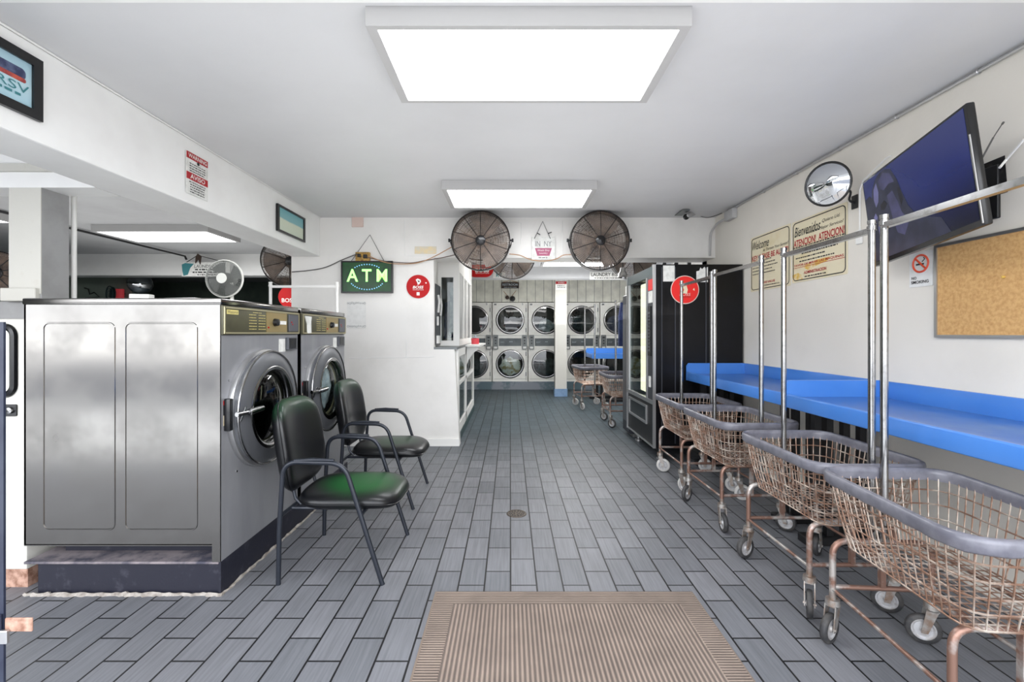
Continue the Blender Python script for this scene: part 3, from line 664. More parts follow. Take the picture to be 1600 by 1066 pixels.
O('blades', bl, M['fangrey'], t)
top('paper_stack', MB().rbox(-2.38, -2.18, 2.62, 2.85, 1.588, 1.600, 0.003, 1), M['paper'], 'flat white papers lying on the near washer lid', 'paper')
top('paper_box', MB(Matrix.Translation((-2.12, 2.62, 1.588)) @ Matrix.Rotation(0.2, 4, 'Z')).rbox(-0.05, 0.05, -0.03, 0.03, 0.0, 0.036, 0.003, 1), M['paper'], 'small white carton on the near washer lid behind its front edge', 'carton')
top('folded_paper', MB(Matrix.Translation((-1.93, 2.68, 1.588)) @ Matrix.Rotation(-0.25, 4, 'Z')).prism([(-0.12, -0.04), (0.12, -0.03), (0.12, 0.05), (-0.11, 0.04)], 0.0, 0.018), M['paper'], 'folded white paper on the near washer lid in front of the desk fan', 'paper')

# white cabinet at the far left
t = thing('white_machine', 'white machine with black-rimmed door at the left edge beside the steel washer', 'machine', (-3.05, 2.85, 0))
fr = frame((-3.05, 2.50, 0), '-Y')
O('cabinet', MB().rbox(-3.60, -2.655, 2.50, 2.96, 0.10, 1.48, 0.01, 2), M['postwhite'], t)
dd = MB(fr); outer = rr_poly(-0.52, 0.33, 1.065, 1.435, 0.05, 6); dd.tube([(x, y, 0.004) for x, y in outer], 0.019, 8, closed=True)
O('door_rim', dd, M['black'], t)
O('door', MB(fr).prism(rr_poly(-0.51, 0.32, 1.075, 1.425, 0.045, 6), 0.0, 0.012), M['whiteenamel'], t)
lk = O('lock_plate', MB(fr).rrect(0.255, 0.345, 0.945, 1.01, 0.008, 0, 0.008), M['black'], t)
O('lock', MB(fr).lathe([(0.0, 0.022), (0.016, 0.02), (0.018, 0.008)], (0.315, 0.978, 0), 'Z', 16), M['chrome'], lk)
O('rusty_foot', MB().box(-3.58, -2.66, 2.51, 2.95, 0.0, 0.10), M['rustplate'], t)
t = thing('door_jamb_post', 'dark navy post at the left edge with a rusty hinge plate', 'post', (-1.40, 1.2, 0))
O('post', MB().box(-1.46, -1.336, 1.2, 1.206, 0.0, 1.43), M['navypost'], t)
O('hinge_plate', MB().rbox(-1.334, -1.262, 1.2, 1.206, 0.612, 0.648, 0.002, 1), M['rustplate'], t)
O('grey_bracket', MB().rbox(-1.40, -1.318, 1.19, 1.2, 0.585, 0.62, 0.002, 1), M['alu'], t)
O('hinge_pin', MB().tube([(-1.345, 1.196, 0.60), (-1.345, 1.196, 0.66)], 0.008, 8), M['navypost'], t)

# ------------------------------------------------------------------ side-room things
def fan(label, Mx, R=0.34, group='black drum fans', bracket=True, blades=3, name='wall_fan', extra=None):
    o = Mx.to_translation(); t = thing(name, label, 'fan', o, 0, group)
    O('drum', MB(Mx).lathe([(R, 0.0), (R+0.008, 0.008), (R+0.008, -0.15), (R, -0.155), (R-0.004, -0.15), (R-0.004, 0.0)], n=56), M['blackw'], t, angle=60)
    g = MB(Mx)
    for i in range(24): rr_ = 0.065+i*(R-0.07)/23.5; g.ring((0, 0, 0.035*(1-(rr_/R)**2)+0.003), rr_, 0.0021, 'Z', 48, 4)
    for i in range(90):
        a = 2*PI*i/90; g.tube([(0.06*math.cos(a), 0.06*math.sin(a), 0.037), (0.7*R*math.cos(a), 0.7*R*math.sin(a), 0.022), (R*math.cos(a), R*math.sin(a), 0.0)], 0.0017, 4)
    O('grille', g, M['dust'], t)
    g = MB(Mx)
    for i in range(10):
        a = 2*PI*i/10+PI/2; g.tube([(0.05*math.cos(a), 0.05*math.sin(a), 0.042), (0.7*R*math.cos(a), 0.7*R*math.sin(a), 0.027), (R*math.cos(a), R*math.sin(a), 0.004)], 0.004, 5)
    O('spokes', g, M['blackw'], t)
    O('hub', MB(Mx).lathe([(0.0, 0.055), (0.045, 0.052), (0.058, 0.042), (0.058, 0.03)], n=24), M['black'], t)
    O('motor', MB(Mx).lathe([(0.0, -0.20), (0.07, -0.19), (0.075, -0.08), (0.0, -0.07)], n=20), M['blackm'], t)
    for k_ in range(blades):
        b = MB(Mx); a0 = k_*2*PI/blades+0.4; n = 8; vs = []
        for j in range(n+1):
            a = a0+j*(1.35/n)
            for q in range(5):
                r_ = 0.05+q*(R-0.075)/4; vs.append((r_*math.cos(a+q*0.08), r_*math.sin(a+q*0.08), -0.04-0.06*(j/n)))
        fs = [(j*5+q, j*5+q+1, (j+1)*5+q+1, (j+1)*5+q) for j in range(n) for q in range(4)]
        b.add(vs, fs); O('blade', b, M['blade'], t)
    bg = MB(Mx)
    for i in range(9): bg.ring((0, 0, -0.15), 0.08+i*(R-0.09)/8, 0.0016, 'Z', 36, 4)
    for i in range(24):
        a = 2*PI*i/24; bg.tube([(0.07*math.cos(a), 0.07*math.sin(a), -0.15), (R*math.cos(a), R*math.sin(a), -0.15)], 0.0016, 4)
    O('rear_grille', bg, M['dust'], t)
    if bracket:
        for sgn in (-1, 1):
            O('pivot_knob', MB(Mx).tube([(sgn*(R+0.005), 0.01, -0.05), (sgn*(R+0.035), 0.01, -0.05)], 0.012, 10).tube([(sgn*(R+0.035), 0.03, -0.05), (sgn*(R+0.035), -0.01, -0.05)], 0.011, 8), M['blackm'], t)
        pts = []
        for i in range(25):
            a = -0.05-i*(PI-0.1)/24; pts.append(((R+0.022)*math.cos(a), (R+0.022)*math.sin(a)*0.55, -0.05-0.24*math.sin(-a)))
        O('yoke_bracket', MB(Mx).tube(pts, 0.013, 6, flat=0.5), M['blackm'], t)
    return t
fan('black round wall fan left of the small hanging sign', frame((-0.345, 5.33, 2.486), '-Y', tilt=0.06))
fan('black round wall fan right of the small hanging sign', frame((1.055, 5.33, 2.486), '-Y', tilt=0.06))
fan('black fan half hidden behind the header, left of the dryer room light', frame((0.03, 6.9, 2.57), '-Y', tilt=0.15), 0.345, bracket=False)
fan('black fan behind the header beside the silver lamp', frame((1.88, 6.9, 2.56), '-Y', tilt=0.12), 0.345, bracket=False)
fan('black fan turned sideways beside the end of the long beam', frame((-3.05, 6.3, 2.40), '-Y', yaw=0.45), 0.355, bracket=False)
fan('black fan cut by the left edge beside the square post', frame((-4.52, 4.0, 1.93), '-Y', yaw=0.5), 0.19, bracket=False)
t = thing('hanging_lamp', 'silver dome lamp hanging in front of the black fan under the header', 'lamp', (1.56, 6.3, 2.16))
O('shade', MB().lathe([(0.07, 0.0), (0.065, 0.05), (0.04, 0.09), (0.03, 0.14)], (1.56, 6.3, 2.17), 'Z', 24), M['chrome'], t)
O('stem', MB().tube([(1.56, 6.3, 2.30), (1.56, 6.3, 2.80)], 0.008, 8), M['blackm'], t)
# side-room sign
t, Mx = sign_thing('hanging_sign', 'teal and white sign hanging on the grey soffit behind the desk fan', 'sign', W(322, 421, 7.6), '-Y', 0.80, 0.235, M['paper'])
O('teal_emblem', MB(Mx).prism([(-0.40, 0.08), (-0.34, 0.105), (-0.20, 0.09), (-0.26, 0.02), (-0.30, -0.09), (-0.37, -0.11), (-0.39, -0.02)], 0.006, 0.010), M['tealp'], t)
O('lettering', MB(Mx).text('LAUNDRY MAT', 0.06, 0.05, 0.50, 0.05, 0.008).dashes(-0.18, 0.30, -0.005, 0.022, 0.008).dashes(-0.22, 0.25, -0.05, 0.022, 0.008).dashes(-0.14, 0.2, -0.09, 0.016, 0.008), M['blackp'], t)
O('cord', MB().tube([W(290, 411, 7.6), W(309, 399, 7.7), W(355, 411, 7.6)], 0.006, 5), M['blackp'], t)
top('dark_bow', MB().prism([(-0.05, -0.06), (0.0, 0.0), (0.045, -0.08), (0.05, 0.05), (0.0, 0.07), (-0.04, 0.04)], -0.01, 0.01).add([], []) if False else MB(frame(W(310, 404, 7.58), '-Y')).prism([(-0.05, -0.08), (0.0, -0.01), (0.03, -0.1), (0.05, 0.04), (-0.01, 0.08), (-0.04, 0.03)], -0.01, 0.01), M['wood'], 'dark ribbon bow above the teal and white sign', 'bow')
top('conduit_pipe', MB().tube([(-5.62, 3.3, 2.745), (-5.62, 5.6, 2.745), (-5.56, 7.78, 2.72), (-5.545, 7.8, 2.66)], 0.016, 8), M['blackm'], 'dark conduit running along the side room ceiling past the light', 'conduit')
# round mirror, red box and small dark fan on the dim wall
t = thing('security_mirror', 'round convex mirror with chrome edge in the dim side room', 'mirror', W(219, 443, 9.9))
Mx = frame(W(219, 443, 9.9), '-Y', yaw=0.75)
O('mirror_face', MB(Mx).lathe([(0.22, 0.0), (0.16, 0.04), (0.08, 0.06), (0.0, 0.065)], n=32), M['mirror'], t)
O('rim', MB(Mx).ring((0, 0, 0), 0.222, 0.012, 'Z', 32, 6), M['chrome'], t)
O('arm', MB().tube([W(219, 443, 9.95), W(214, 448, 10.6), W(212, 452, 12.1)], 0.015, 6), M['blackm'], t)
t = thing('exit_sign_box', 'small red box on the dim green wall', 'box', W(183, 458, 9.8))
Mx = frame(W(183, 458, 9.8), '-Y')
O('box', MB(Mx).rbox(-0.11, 0.11, -0.12, 0.09, -0.06, 0, 0.008, 2), mat('faded_red_box', (214, 78, 84), 0.5, emit=(214, 70, 76), estr=0.15), t)
O('support', MB(Mx).tube([(0, 0.0, -0.06), (0, -0.02, -2.2)], 0.01, 6), M['blackm'], t)
t = thing('floor_fan', 'small dark fan beside the red box in the dim side room', 'fan', W(171, 460, 9.7))
Mx = frame(W(171, 459, 9.7), '-Y', yaw=-0.5)
O('cage', MB(Mx).ring((0, 0, 0), 0.16, 0.012, 'Z', 32, 6).ring((0, 0, 0.01), 0.11, 0.006, 'Z', 32, 5).ring((0, 0, 0.01), 0.06, 0.006, 'Z', 32, 5).disc(0, 0, 0.15, -0.06, -0.05, 24), M['teal'], t)
O('pole', MB().tube([W(170, 470, 9.75), (W(170, 470, 9.75).x, 9.75, 0.0)], 0.015, 8), M['blackm'], t)
# cables on the pale green wall
top('loose_cable', MB().tube([W(132, 450, 9.95), W(138, 452, 9.9), W(140, 460, 9.9), W(147, 457, 9.9), W(155, 464, 9.9), W(133, 466, 9.9)], 0.012, 5), M['blackm'], 'loose black cable looping on the pale green return wall', 'cable')
top('wall_grille', MB().box(W(146, 430, 9.9).x, W(160, 430, 9.9).x, 9.9, 10.0, 2.63, 2.66), M['black'], 'short black slot high on the pale green wall', 'slot')
# bulky dark machines along the side room
for (px0, px1, y, zt, lab) in ((235, 330, 11.0, 2.05, 'dark green duct cabinet behind the desk fan in the side room'), (332, 452, 10.6, 1.98, 'long dark green cabinet in the dim side room below the sideways fan')):
    a = W(px0, 400, y).x; b = W(px1, 400, y).x
    t = thing('storage_cabinet', lab, 'cabinet', ((a+b)/2, y+0.3, 0))
    O('body', MB().rbox(a, b, y, y+0.6, 0, zt, 0.02, 2), M['greenwall'], t); O('doors', MB().box(a+0.05, (a+b)/2-0.01, y-0.02, y, 0.1, zt-0.08).box((a+b)/2+0.01, b-0.05, y-0.02, y, 0.1, zt-0.08), M['teal'], t)
t, Mx = sign_thing('round_sign', 'red round sign partly hidden by the partition wall edge', 'sign', W(452, 464, 6.6), '-Y', 0.20, 0.20, M['paper'], r=0.01)
O('red_disc', MB(Mx).disc(0, 0, 0.155, 0.006, 0.009), M['red'], t)
O('lettering', MB(Mx).text('BOSS', -0.01, -0.05, 0.19, 0.06, 0.010, th=0.02), M['white'], t)
O('hanger', MB(Mx).tube([(0, 0.10, 0.0), (0, 0.85, 0.0)], 0.004, 5), M['blackm'], t)

# ------------------------------------------------------------------ ATM wall
YW = 5.655
t = thing('led_sign', 'lit green ATM sign hanging on the white partition wall', 'sign', (-1.76, YW, 1.89))
o = W(573.5, 433, 5.61); Mx = frame(o, '-Y'); w_, h_ = 0.635, 0.395
bz = MB(Mx)
for (a, b, c, d) in ((-w_/2, w_/2, h_/2-0.018, h_/2), (-w_/2, w_/2, -h_/2, -h_/2+0.018), (-w_/2, -w_/2+0.018, -h_/2+0.018, h_/2-0.018), (w_/2-0.018, w_/2, -h_/2+0.018, h_/2-0.018)): bz.box(a, b, c, d, -0.03, 0.012)
O('frame', bz, M['black'], t, smooth=False)
O('panel', MB(Mx).box(-w_/2+0.018, w_/2-0.018, -h_/2+0.018, h_/2-0.018, -0.03, 0.0), M['atmface'], t)
O('lettering', MB(Mx).text('A T M', 0.0, 0.02, 0.50, 0.155, 0.004, th=0.02), M['ledgreen'], t)
el = MB(Mx)
for i in range(44):
    a = 2*PI*i/44; x, y = 0.225*math.cos(a), 0.155*math.sin(a)
    if abs(y-0.02) > 0.09: el.disc(x, y, 0.0075, 0.003, 0.006, 8)
O('led_oval', el, M['ledblue'], t)
O('hanging_string', MB().tube([W(549, 408, 5.63), W(578, 367, 5.65), W(600, 408, 5.63)], 0.004, 5), M['cordg'], t)
t = thing('junction_box', 'yellow plastic outlet box above the ATM sign', 'outlet box', W(568, 408, YW))
O('box', MB().rbox(W(557, 400, YW).x, W(579, 400, YW).x, 5.61, 5.66, W(0, 409, YW).z, W(0, 395, YW).z, 0.006, 2), M['junction'], t)
O('plugs', MB().rbox(W(561, 400, YW).x, W(566, 400, YW).x, 5.585, 5.61, W(0, 403, YW).z, W(0, 398, YW).z, 0.004, 1).rbox(W(570, 400, YW).x, W(576, 400, YW).x, 5.585, 5.61, W(0, 405, YW).z, W(0, 399, YW).z, 0.004, 1), M['black'], t)
def cord(name, label, pts, r, m):
    P = [Vector(p) for p in pts]; out = []
    for i in range(len(P)-1):
        p0 = P[max(i-1, 0)]; p1 = P[i]; p2 = P[i+1]; p3 = P[min(i+2, len(P)-1)]
        for k_ in range(6):
            tt = k_/6; out.append(0.5*((2*p1)+(p2-p0)*tt+(2*p0-5*p1+4*p2-p3)*tt*tt+(3*p1-p0-3*p2+p3)*tt**3))
    out.append(P[-1]); return top(name, MB().tube(out, r, 6), m, label, 'cord')
cord('power_cord', 'grey cord running from the wall edge up to the yellow outlet box', [W(456, 425, 5.64), W(480, 423, 5.64), W(508, 418, 5.64), W(535, 406, 5.63), W(558, 397, 5.6)], 0.006, M['cordg'])
cord('power_cord', 'brown cord drooping from the outlet box to the left black wall fan', [W(574, 402, 5.59), W(600, 408, 5.6), W(640, 411, 5.62), W(665, 407, 5.62), W(690, 403, 5.62), W(712, 398, 5.5)], 0.0055, M['cord'])
cord('power_cord', 'orange-brown cord rising to the left black wall fan', [W(576, 400, 5.585), W(606, 411, 5.6), W(645, 412, 5.61), W(672, 404, 5.61), W(706, 386, 5.5)], 0.005, M['cordo'])
cord('power_cord', 'brown cord drooping below the small hanging sign between the two fans', [W(796, 397, 5.5), W(812, 399, 5.6), W(830, 406, 5.62), W(850, 408, 5.62), W(868, 405, 5.62), W(880, 399, 5.6), W(892, 398, 5.5)], 0.0055, M['cordo'])
t = thing('round_sign', 'round red sign with white lettering on the partition wall right of the ATM sign', 'sign', W(653.5, 448, YW))
Mx = frame(W(653.5, 448, YW), '-Y')
O('disc', MB(Mx).disc(0, 0, 0.146, 0, 0.006), M['red'], t)
O('lettering', MB(Mx).text('BOSS', 0, -0.008, 0.135, 0.035, 0.008, shear=0.2, th=0.03).text('REVOLUTION', 0, -0.04, 0.13, 0.014, 0.008), M['white'], t)
O('emblem', MB(Mx).prism([(-0.03, 0.085), (-0.005, 0.10), (0.03, 0.085), (0.035, 0.06), (0.015, 0.03), (-0.005, 0.02), (-0.01, 0.045)], 0.006, 0.009).rrect(-0.018, 0.018, -0.11, -0.07, 0.004, 0.006, 0.009).disc(0.097, 0.045, 0.009, 0.006, 0.009, 10), M['white'], t)
O('emblem_shadow', MB(Mx).prism([(-0.012, 0.075), (0.02, 0.07), (0.012, 0.05)], 0.009, 0.0105), M['blackp'], t)
t = thing('paper_notice', 'faded white paper with scroll marks below the ATM sign', 'paper', W(557, 492, YW))
Mx = frame(W(557, 492, YW), '-Y')
O('sheet', MB(Mx).box(-0.115, 0.115, -0.165, 0.165, 0, 0.002), M['oldpaper'], t)
sc = MB(Mx)
for yy in (0.145, -0.145):
    for i in range(9):
        x = -0.105+i*0.026; sc.ring((x, yy+random.uniform(-.006, .006), 0.003), random.uniform(0.007, 0.012), 0.0018, 'Z', 10, 4)
O('scroll_marks', sc, M['greyp'], t)
top('wall_plate', MB(frame(W(559, 347, YW), '-Y')).rbox(-0.072, 0.072, -0.065, 0.065, 0, 0.012, 0.004, 1), M['pinkp'], 'small faded pink square plate high on the partition wall under the ceiling', 'plate')
top('wall_label', MB(frame(W(665, 391, YW), '-Y')).box(-0.135, 0.135, -0.045, 0.045, 0, 0.003), M['tanp'], 'faded tan label between the ATM sign and the left black fan', 'label')
t = thing('hanging_sign', 'small white sign with a plum basket hanging between the two wall fans', 'sign', W(849, 388, YW))
Mx = frame(W(849, 388, 5.64), '-Y')
O('board', MB(Mx).rrect(-0.145, 0.145, -0.14, 0.14, 0.008, 0, 0.006), M['paper'], t)
O('basket_print', MB(Mx).prism([(-0.105, 0.0), (0.105, 0.0), (0.075, -0.095), (-0.075, -0.095)], 0.006, 0.008), M['magenta'], t)
O('basket_lettering', MB(Mx).text('Wash Dry', 0, -0.03, 0.15, 0.026, 0.009).text('Laundry', 0, -0.065, 0.1, 0.022, 0.009), M['white'], t)
O('lettering', MB(Mx).text('IN  NY', 0, 0.055, 0.2, 0.065, 0.0075).dashes(-0.06, 0.06, -0.118, 0.012, 0.0075), M['greyp'], t)
O('string', MB().tube([W(835, 373, 5.63), W(848, 346, 5.65), W(860, 373, 5.63)], 0.004, 5).tube([W(839, 364, 5.62), W(844, 367, 5.62)], 0.006, 5).tube([W(856, 365, 5.62), W(862, 363, 5.62)], 0.006, 5), M['blackp'], t)

# ------------------------------------------------------------------ pictures and sign on the long beam
XB = -2.355
def beam_sign(name, label, cat, y0, y1, z0, z1):
    o = Vector((XB, (y0+y1)/2, (z0+z1)/2)); t = thing(name, label, cat, o); return t, frame(o, '+X'), (y1-y0), (z1-z0)
t, Mx, w_, h_ = beam_sign('framed_picture', 'black-framed pale blue poster at the left edge of the beam', 'picture', 1.76, 2.277, 2.455, 2.76)
f = MB(Mx); b = 0.045
f.box(-w_/2, w_/2, h_/2-b, h_/2, 0, 0.02); f.box(-w_/2, w_/2, -h_/2, -h_/2+b, 0, 0.02); f.box(-w_/2, -w_/2+b, -h_/2+b, h_/2-b, 0, 0.02); f.box(w_/2-b, w_/2, -h_/2+b, h_/2-b, 0, 0.02)
O('frame', f, M['black'], t, smooth=False)
O('print', MB(Mx).box(-w_/2+b, w_/2-b, -h_/2+b, h_/2-b, 0, 0.008), M['ship'], t)
O('navy_shape', MB(Mx).rrect(-0.02, 0.185, 0.015, 0.065, 0.02, 0.008, 0.010), M['navyp'], t)
O('red_shape', MB(Mx).rrect(-0.03, 0.185, 0.0, 0.02, 0.008, 0.009, 0.011), M['redblur'], t)
O('lettering', MB(Mx).text('RRSV', 0.10, -0.03, 0.20, 0.04, 0.011).dashes(0.05, 0.17, -0.065, 0.012, 0.011), M['tealp'], t)
t, Mx, w_, h_ = beam_sign('warning_sign', 'white warning sign with two red bands on the beam', 'sign', 3.303, 3.54, 2.425, 2.735)
O('board', MB(Mx).box(-w_/2, w_/2, -h_/2, h_/2, 0, 0.004), M['paper'], t)
O('red_bands', MB(Mx).box(-w_/2+0.003, w_/2-0.003, h_/2-0.052, h_/2-0.004, 0.004, 0.006).box(-w_/2+0.003, w_/2-0.003, -0.048, 0.004, 0.004, 0.006), M['darkred'], t)
O('band_lettering', MB(Mx).text('WARNING', 0, h_/2-0.028, 0.20, 0.030, 0.008, th=0.01).text('AVISO', 0, -0.022, 0.16, 0.034, 0.008, th=0.01), M['white'], t)
lt = MB(Mx)
for i in range(4): lt.dashes(-0.085, 0.085, 0.072-i*0.018, 0.007, 0.006)
for i in range(5): lt.dashes(-0.09+0.01*(i > 0), 0.09-0.01*(i > 0), -0.065-i*0.018, 0.007, 0.006)
lt.disc(0.005, h_/2-0.062, 0.012, 0.006, 0.009, 12)
O('small_print', lt, M['blackp'], t)
t, Mx, w_, h_ = beam_sign('framed_picture', 'black-framed teal and cream print at the far end of the beam', 'picture', 4.578, 5.195, 2.435, 2.71)
f = MB(Mx); b = 0.022
f.box(-w_/2, w_/2, h_/2-b, h_/2, 0, 0.02); f.box(-w_/2, w_/2, -h_/2, -h_/2+b, 0, 0.02); f.box(-w_/2, -w_/2+b*1.6, -h_/2+b, h_/2-b, 0, 0.02); f.box(w_/2-b*1.6, w_/2, -h_/2+b, h_/2-b, 0, 0.02)
O('frame', f, M['black'], t, smooth=False)
O('print', MB(Mx).box(-w_/2+b, w_/2-b, -h_/2+b, h_/2-b, 0, 0.008), M['landscape'], t)

# ------------------------------------------------------------------ office booth
t = thing('office_booth', 'white office booth with glass display doors beside the opening', 'booth', (-0.8, 7.0, 0))
hw = MB(frame((0, 5.66, 0), '-Y'))
hw.prism([(-0.95, 0.0), (-0.63, 0.0), (-0.69, 1.2), (-0.95, 1.2)], -0.14, 0.0)
O('half_wall', hw, M['wall'], t, smooth=False)
O('counter_top', MB().box(-0.99, -0.66, 5.665, 8.24, 1.2, 1.228), M['greybox'], t)
lf = MB(); Xk = -0.66
for (a, b, c, d) in ((5.80, 5.95, 0.1, 1.2), (6.80, 6.92, 0.1, 1.2), (8.15, 8.3, 0.1, 1.2), (5.95, 8.15, 0.1, 0.22), (5.95, 8.15, 1.1, 1.2), (5.95, 8.15, 0.72, 0.77)):
    lf.box(Xk-0.03, Xk, a, b, c, d)
O('display_frame', lf, M['white'], t, smooth=False)
O('toe_board', MB().box(Xk-0.03, Xk+0.008, 5.70, 8.3, 0, 0.1), M['teal'], t)
for (a, b) in ((5.95, 6.80), (6.92, 8.15)): O('display_door_glass', MB().box(Xk-0.02, Xk-0.015, a, b, 0.22, 1.1), M['glassc'], t)
O('display_back', MB().box(-1.1, -1.08, 5.80, 8.2, 0.05, 1.2), M['greybox'], t)
O('display_shelf', MB().box(-1.08, Xk-0.04, 5.80, 8.2, 0.73, 0.75), M['white'], t)
br = MB(frame((-0.655, 6.86, 0), '-Y')); br.prism([(0, 1.2), (0.19, 1.2), (0.17, 1.15), (0.12, 1.12), (0.07, 1.06), (0.03, 1.0), (0, 0.92)], -0.02, 0.02)
O('shelf_bracket', br, M['white'], t); O('side_shelf', MB().box(-0.66, -0.44, 6.75, 8.2, 1.2, 1.228), M['white'], t)
# upper part
up = MB(); Xu = -0.70; Yf = 6.25
for (x0, x1, y0, y1, z0, z1) in ((-1.02, -0.945, Yf, Yf+0.06, 1.228, 2.3), (-0.78, Xu, Yf, Yf+0.08, 1.228, 2.3), (-0.945, -0.78, Yf, Yf+0.06, 1.228, 1.30), (-0.945, -0.78, Yf, Yf+0.06, 2.17, 2.3),
                                 (Xu-0.05, Xu, 6.33, 8.3, 1.228, 1.32), (Xu-0.05, Xu, 6.33, 8.3, 2.25, 2.80), (Xu-0.05, Xu, 6.85, 6.97, 1.32, 2.25), (Xu-0.05, Xu, 7.4, 7.52, 1.32, 2.25), (Xu-0.05, Xu, 8.15, 8.3, 1.32, 2.25)):
    up.box(x0, x1, y0, y1, z0, z1)
up.box(-1.02, Xu, Yf-0.005, Yf+0.085, 2.3, 2.80)
O('window_frame', up, M['white'], t, smooth=False)
O('reveal_panel', MB().box(-1.03, -0.99, 5.80, Yf, 1.228, 2.8), M['wall'], t)
O('front_window_glass', MB().box(-0.945, -0.78, Yf+0.02, Yf+0.026, 1.30, 2.17), M['glassc'], t)
O('side_window_panel', MB().box(Xu-0.04, Xu-0.02, 6.33, 8.15, 1.32, 2.25), M['alu'], t)
gm = MB(frame((-0.89, 6.60, 1.62), '-Y')); gm.prism([(-0.06, -0.30), (0.07, -0.28), (0.08, 0.20), (0.02, 0.26), (-0.05, 0.22)], -0.02, 0.02)
top('hanging_garment', gm, M['clothblue'], 'navy garment hanging behind the booth window', 'garment')
gm = MB(frame((-0.83, 6.52, 1.86), '-Y')); gm.prism([(-0.04, -0.48), (0.05, -0.45), (0.045, 0.12), (0.0, 0.2), (-0.035, 0.1)], -0.01, 0.01)
top('hanging_garment', gm, M['clothwhite'], 'pale garment hanging beside the navy one in the booth', 'garment')
t = thing('wall_case', 'tall narrow dark case with white handles in the booth recess', 'case', (-0.96, 6.0, 1.25))
Mx = frame((-0.985, 5.98, 1.62), '+X')
O('case', MB(Mx).rbox(-0.24, 0.24, -0.38, 0.42, 0.0, 0.035, 0.006, 1), M['greyblack'], t)
O('handle', MB(Mx).tube([(-0.06, 0.28, 0.05), (-0.05, 0.20, 0.06), (-0.055, 0.05, 0.05)], 0.015, 8), M['white'], t)
O('handle', MB(Mx).tube([(0.14, 0.25, 0.05), (0.15, 0.16, 0.06), (0.145, 0.02, 0.05)], 0.015, 8), M['white'], t)
O('grip', MB(Mx).rbox(-0.09, -0.03, -0.12, 0.0, 0.035, 0.055, 0.006, 1), M['white'], t)
O('tag', MB(Mx).box(-0.10, 0.04, -0.35, -0.25, 0.035, 0.06), M['white'], t)
t = thing('candy_jar', 'small clear jar of pink and red sweets on the booth counter', 'jar', (-0.56, 7.3, 1.228))
O('sweets', MB().lathe([(0.0, 0.0), (0.06, 0.0), (0.065, 0.09), (0.0, 0.1)], (-0.56, 7.3, 1.228), 'Z', 16), M['bottle'], t)
O('lid', MB().lathe([(0.0, 0.15), (0.015, 0.14), (0.02, 0.11), (0.05, 0.10), (0.0, 0.1)], (-0.56, 7.3, 1.229), 'Z', 16), M['clothwhite'], t)
for i in range(4):
    top('display_item', MB().rbox(-0.95, -0.80, 6.02+i*0.5, 6.2+i*0.5, 0.751, 0.95+0.04*(i % 2), 0.01, 1), [M['greyblack'], M['clothwhite'], M['stain'], M['clothwhite']][i], ['dark package nearest in the display case', 'pale package second in the display case', 'yellow package third in the display case', 'pale package farthest in the display case'][i], 'package')

